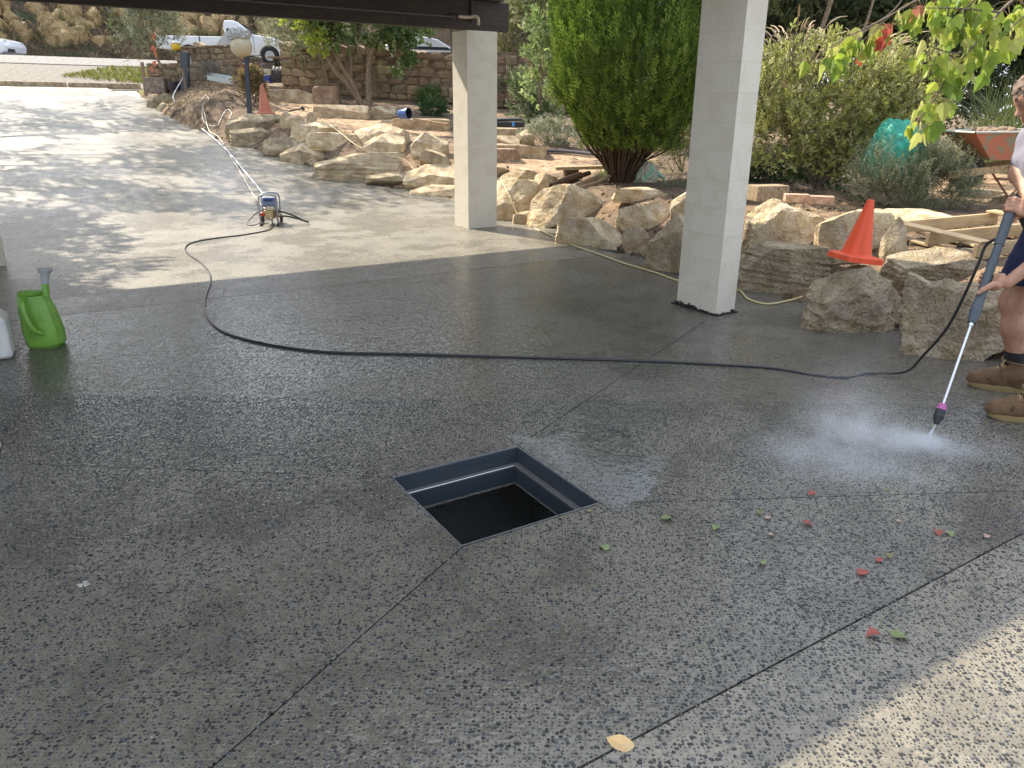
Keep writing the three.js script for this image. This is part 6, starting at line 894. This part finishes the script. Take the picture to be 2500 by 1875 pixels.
  const fw = V3(-.86, -.42, -.1).normalize(), up = V3(-.42, .9, 0).normalize(), rt = fw.clone().cross(up).normalize(), hp = (a, b, c) => [J.head[0] + fw.x * a + up.x * b + rt.x * c, J.head[1] + fw.y * a + up.y * b + rt.y * c, J.head[2] + fw.z * a + up.z * b + rt.z * c];
  const hf = [cap(hp(-.02, .045, 0), hp(.03, .04, 0), .083, .076), cap(hp(.03, -.02, 0), hp(.055, -.075, 0), .06, .034), cap(hp(.085, .01, 0), hp(.108, -.018, 0), .01, .0135), cap(hp(.073, .03, -.03), hp(.073, .03, .03), .012, .012), cap(hp(.082, -.05, -.014), hp(.082, -.05, .014), .008, .008), cap(hp(-.01, .015, .079), hp(-.015, -.02, .075), .013, .009), cap(hp(-.01, .015, -.079), hp(-.015, -.02, -.075), .013, .009), cap(hp(-.03, -.05, 0), J.neck, .058, .056), cap(hp(.01, -.05, -.04), hp(.055, -.08, -.01), .02, .02), cap(hp(.01, -.05, .04), hp(.055, -.08, .01), .02, .02)];
  parts.push(skinMesh(blend(hf, .022), [J.head[0] - .17, J.head[1] - .17, J.head[2] - .15], [J.head[0] + .16, J.head[1] + .17, J.head[2] + .15], .0055));
  mesh('body', merge(parts), skin, man);
  const hairF = blend([cap(hp(-.035, .055, 0), hp(.02, .062, 0), .092, .083), cap(hp(-.05, 0, -.03), hp(-.05, 0, .03), .066, .066), cap(hp(-.02, .0, .07), hp(-.015, .04, .06), .024, .03), cap(hp(-.02, .0, -.07), hp(-.015, .04, -.06), .024, .03)], .03);
  const hr = skinMesh((x, y, z) => hairF(x, y, z) + .012 * ns(x * 45, y * 45, z * 45) + .006 * ns(x * 110, y * 110, z * 110), [J.head[0] - .2, J.head[1] - .18, J.head[2] - .17], [J.head[0] + .2, J.head[1] + .2, J.head[2] + .17], .0055); mesh('hair', hr, mat({ color: lin(.16, .11, .08), roughness: .85 }), man);
  for (const s of [-1, 1]) mesh('eye', new THREE.SphereGeometry(.0115, 12, 8).translate(...hp(.079, .012, s * .031)), mat({ color: lin(.06, .05, .045), roughness: .2 }), man);
  mesh('beard', skinMesh((x, y, z) => blend([cap(hp(.02, -.055, -.045), hp(.06, -.085, -.01), .024, .024), cap(hp(.02, -.055, .045), hp(.06, -.085, .01), .024, .024)], .02)(x, y, z) + .004 * ns(x * 90, y * 90, z * 90), [J.head[0] - .15, J.head[1] - .2, J.head[2] - .1], [J.head[0] + .08, J.head[1] + .05, J.head[2] + .1], .0055), mat({ color: lin(.07, .05, .04), roughness: .9 }), man);
  const lower = (p, q, t) => [0, 1, 2].map(i => lerp(p[i], q[i], t)), wob = (x, y, z, a, f) => a * (ns(x * f, y * f * .6, z * f) + .5 * ns(x * f * 2.3, y * f, z * f * 2.3));
  const shirtF = blend([cap(J.pel, J.bel, .165, .152), cap(J.bel, J.chest, .152, .155), cap(J.shF, J.shN, .08, .08), cap(J.chest, lower(J.chest, J.neck, .6), .11, .075), cap(J.shF, lower(J.shF, elF, .62), .07, .066), cap(J.shN, lower(J.shN, elN, .62), .07, .066)], .05);
  const shirt = skinMesh((x, y, z) => Math.max(shirtF(x, y, z) + wob(x, y, z, .009, 9), .93 - y), [2.38, .9, -4.36], [3.05, 1.56, -3.45], .0115);
  mesh('shirt', shirt, mat({ color: lin(.19, .185, .225), roughness: .92, map: scuff }), man);
  const apron = skinMesh((x, y, z) => Math.max(blend([cap(J.pel, J.bel, .171, .163), cap(J.bel, lower(J.bel, J.chest, .4), .163, .158)], .05)(x, y, z) + wob(x, y, z, .006, 8), .9 - y, y - 1.2), [2.42, .86, -4.2], [3.05, 1.24, -3.65], .0115); mesh('dark_shirt_front', apron, mat({ color: lin(.018, .02, .03), roughness: .9 }), man);
  const thF = lower(J.hipF, J.kneeF, .72), thN = lower(J.hipN, J.kneeN, .74), shF2 = blend([cap([J.hipF[0], J.hipF[1] + .03, J.hipF[2]], thF, .125, .118), cap([J.hipN[0], J.hipN[1] + .03, J.hipN[2]], thN, .125, .118), cap(J.pel, [2.76, 1.0, -3.93], .158, .158)], .04);
  mesh('shorts', skinMesh((x, y, z) => Math.max(shF2(x, y, z) + wob(x, y, z, .012, 11), .625 - y + .03 * (x - 2.7), y - 1.01), [2.5, .56, -4.36], [3.1, 1.06, -3.5], .0115), mat({ color: lin(.012, .017, .06), roughness: .9, map: scuff }), man);
  for (const [a, k, n] of [[J.ankF, J.kneeF, 'F'], [J.ankN, J.kneeN, 'N']]) {
    mesh('sock', skinMesh((x, y, z) => Math.max(cap([a[0], .08, a[2]], lower(a, k, .28), .046, .05)(x, y, z) + .0015 * ns(x * 90, y * 200, z * 90), y - .235), [a[0] - .09, .06, a[2] - .09], [a[0] + .09, .25, a[2] + .09], .006), plastic(.012, .012, .014, .95), man);
    const yaw = n === 'F' ? Math.atan2(.42, -.9) : Math.atan2(.3, -.95), f = V3(Math.cos(yaw), 0, -Math.sin(yaw)), r = V3(-f.z, 0, f.x), o = [a[0], 0, a[2]], bp = (u, y, w) => [o[0] + f.x * u + r.x * w, y, o[2] + f.z * u + r.z * w];
    const boot = new THREE.Group(); boot.name = 'boot'; man.add(boot);
    const up2 = blend([cap(bp(-.055, .075, 0), bp(-.05, .13, 0), .05, .05), cap(bp(0, .12, 0), bp(0, .165, 0), .057, .06), cap(bp(0, .09, 0), bp(.1, .075, 0), .058, .047), cap(bp(.1, .068, -.012), bp(.185, .055, -.008), .043, .033), cap(bp(.1, .068, .014), bp(.18, .055, .012), .043, .033), cap(bp(-.05, .04, 0), bp(.19, .042, 0), .04, .036)], .03);
    const top = (x, y, z) => Math.max(up2(x, y, z) + wob(x, y, z, .0035, 28), y - .178, .03 - y, -(cap(bp(0, .15, 0), bp(0, .24, 0), .05, .052)(x, y, z)));
    mesh('upper', skinMesh(top, [a[0] - .27, .02, a[2] - .22], [a[0] + .16, .2, a[2] + .22], .0052), mat({ color: lin(.15, .085, .04), roughness: .8, map: scuff, bumpMap: paintBump, bumpScale: .003 }), boot);
    const out = Array.from({ length: 28 }, (_, k) => { const q = k / 28 * 6.283, u = .067 + .147 * Math.cos(q), hw = (.046 + .008 * Math.cos(q)) * (Math.abs(Math.cos(q)) > .8 ? 1 : 1), w = hw * Math.sign(Math.sin(q)) * Math.pow(Math.abs(Math.sin(q)), .6); return [u, w]; });
    mesh('sole', crease(loft([0, .012, .03, .034].map((y, i) => out.map(([u, w]) => bp(.067 + (u - .067) * [.97, 1, 1, .97][i], y + (u > .15 ? (u - .15) * .12 : 0), w * [.95, 1, 1, .95][i])))), .5), mat({ color: lin(.26, .18, .075), roughness: .75 }), boot);
    const lc = []; for (let k = 0; k < 5; k++) { const u = .035 + k * .022, y = .158 - k * .016; lc.push(tube([bp(u, y - .012, -.035), bp(u + .004, y + .004, -.012), bp(u + .012, y + .003, .012), bp(u + .016, y - .014, .035)], .0034, 14, 5), tube([bp(u, y - .012, .035), bp(u + .006, y + .005, .012), bp(u + .01, y + .003, -.012), bp(u + .016, y - .014, -.035)], .0034, 14, 5)); }
    lc.push(tube([bp(.03, .165, 0), bp(.05, .19, .03), bp(.07, .17, .05), bp(.05, .15, .03), bp(.03, .165, 0)], .0036, 24, 5), tube([bp(.03, .165, 0), bp(.06, .185, -.03), bp(.075, .15, -.05), bp(.05, .15, -.03)], .0036, 24, 5)); const arc = (u, y, ry, rw, tilt) => tube(Array.from({ length: 11 }, (_, k) => { const q = -1.5 + k * .3; return bp(u + tilt * Math.cos(q), y + ry * Math.cos(q), rw * Math.sin(q)); }), .0022, 24, 5);
    mesh('seam', merge([arc(.125, .058, .056, .058, -.02), arc(.131, .058, .055, .057, -.02), arc(.06, .062, .078, .066, .02), arc(-.02, .06, .06, .064, -.05)]), mat({ color: lin(.07, .038, .018), roughness: .85 }), boot);
    mesh('collar', tube(Array.from({ length: 16 }, (_, k) => { const q = k / 16 * 6.283; return bp(.004 + .058 * Math.cos(q), .172 + .008 * Math.cos(q), .056 * Math.sin(q)); }), .0085, 48, 8, true), mat({ color: lin(.12, .066, .03), roughness: .9 }), boot);
    mesh('laces', merge(lc), mat({ color: lin(.36, .25, .13), roughness: .9 }), boot);
  }
  // spray lance
  const L = thing('spray_lance', 'grey pressure washer lance with steel tube and pink banded nozzle', 'spray lance'), gp = plastic(.06, .075, .09, .55, { map: scuff });
  mesh('rear_handle', rod(lanceAt(-.02), lanceAt(.2), .026, .022, 18), gp, L); mesh('handle_sleeve', rod(lanceAt(.2), lanceAt(.46), .019, .021, 18), gp, L); mesh('front_grip', rod(lanceAt(.46), lanceAt(.5), .021, .026, 18), gp, L); mesh('grip_boot', rod(lanceAt(.5), lanceAt(.555), .026, .019, 18), gp, L);
  mesh('trigger', bar(lift(lanceAt(.07), -.045), lift(lanceAt(.17), -.04), .016, .02), black, L); mesh('hose_tail', rod(lanceAt(.13), lanceAt(.19), .012, .01, 10), black, L);
  mesh('steel_collar', rod(lanceAt(.555), lanceAt(.57), .011, .011, 12), steelM, L); mesh('steel_tube', rod(lanceAt(.57), lanceAt(.915), .0065, .0065, 12), steelM, L); mesh('pink_band', rod(lanceAt(.915), lanceAt(.94), .017, .021, 18), plastic(.42, .09, .27, .5), L); mesh('nozzle', merge([rod(lanceAt(.94), lanceAt(.97), .022, .023, 18), rod(lanceAt(.97), lanceAt(1), .023, .011, 18)]), plastic(.02, .02, .022, .6), L);
  // jet and drifting mist
  const hit = [1.977, 0, -3.368], jet = pmat({ color: lin(.9, .92, .95), roughness: .5, transmission: .4, thickness: 0 });
  tag(mesh('water_jet', rod(LB, hit, .0018, .012, 10), jet), 'thin jet of water leaving the lance nozzle', 'water');
  const r = rng(321), g = new THREE.IcosahedronGeometry(1, 0), items = [], gs = () => (r() + r() + r() + r() - 2) * .87;
  const puff = (p, n, sx, sy, sz) => { for (let k = 0; k < n; k++) { const q = [p[0] + gs() * sx, Math.abs(gs()) * sy + p[1], p[2] + gs() * sz]; if (fbm(q[0] * 7, q[1] * 9, q[2] * 7, 3) > -.4 + .6 * r() - .1) items.push(q); } };
  puff(hit, 70000, .09, .035, .08); puff([1.866, 0, -3.332], 70000, .17, .07, .13); puff([1.699, 0, -3.352], 160000, .22, .16, .16); puff([1.571, 0, -3.372], 180000, .22, .33, .17); puff([1.377, 0, -3.165], 120000, .27, .14, .18); puff([1.558, 0, -3.025], 110000, .4, .07, .2); puff([2.052, 0, -3.246], 50000, .24, .06, .15);
  const im = new THREE.InstancedMesh(g, pmat({ color: lin(.88, .885, .885), roughness: .95, transmission: .3, thickness: 0 }), items.length), M = new THREE.Matrix4(), q = new THREE.Quaternion(); im.name = 'spray_mist'; im.userData = { kind: 'stuff', label: 'pale mist of water droplets drifting off the wet floor', category: 'mist' }; im.receiveShadow = true;
  items.forEach((p, i) => { const s = .0002 + .00018 * r(); M.compose(V3(...p), q, V3(s, s, s)); im.setMatrixAt(i, M); }); scene.add(im);
}

renderer.render(scene, camera);
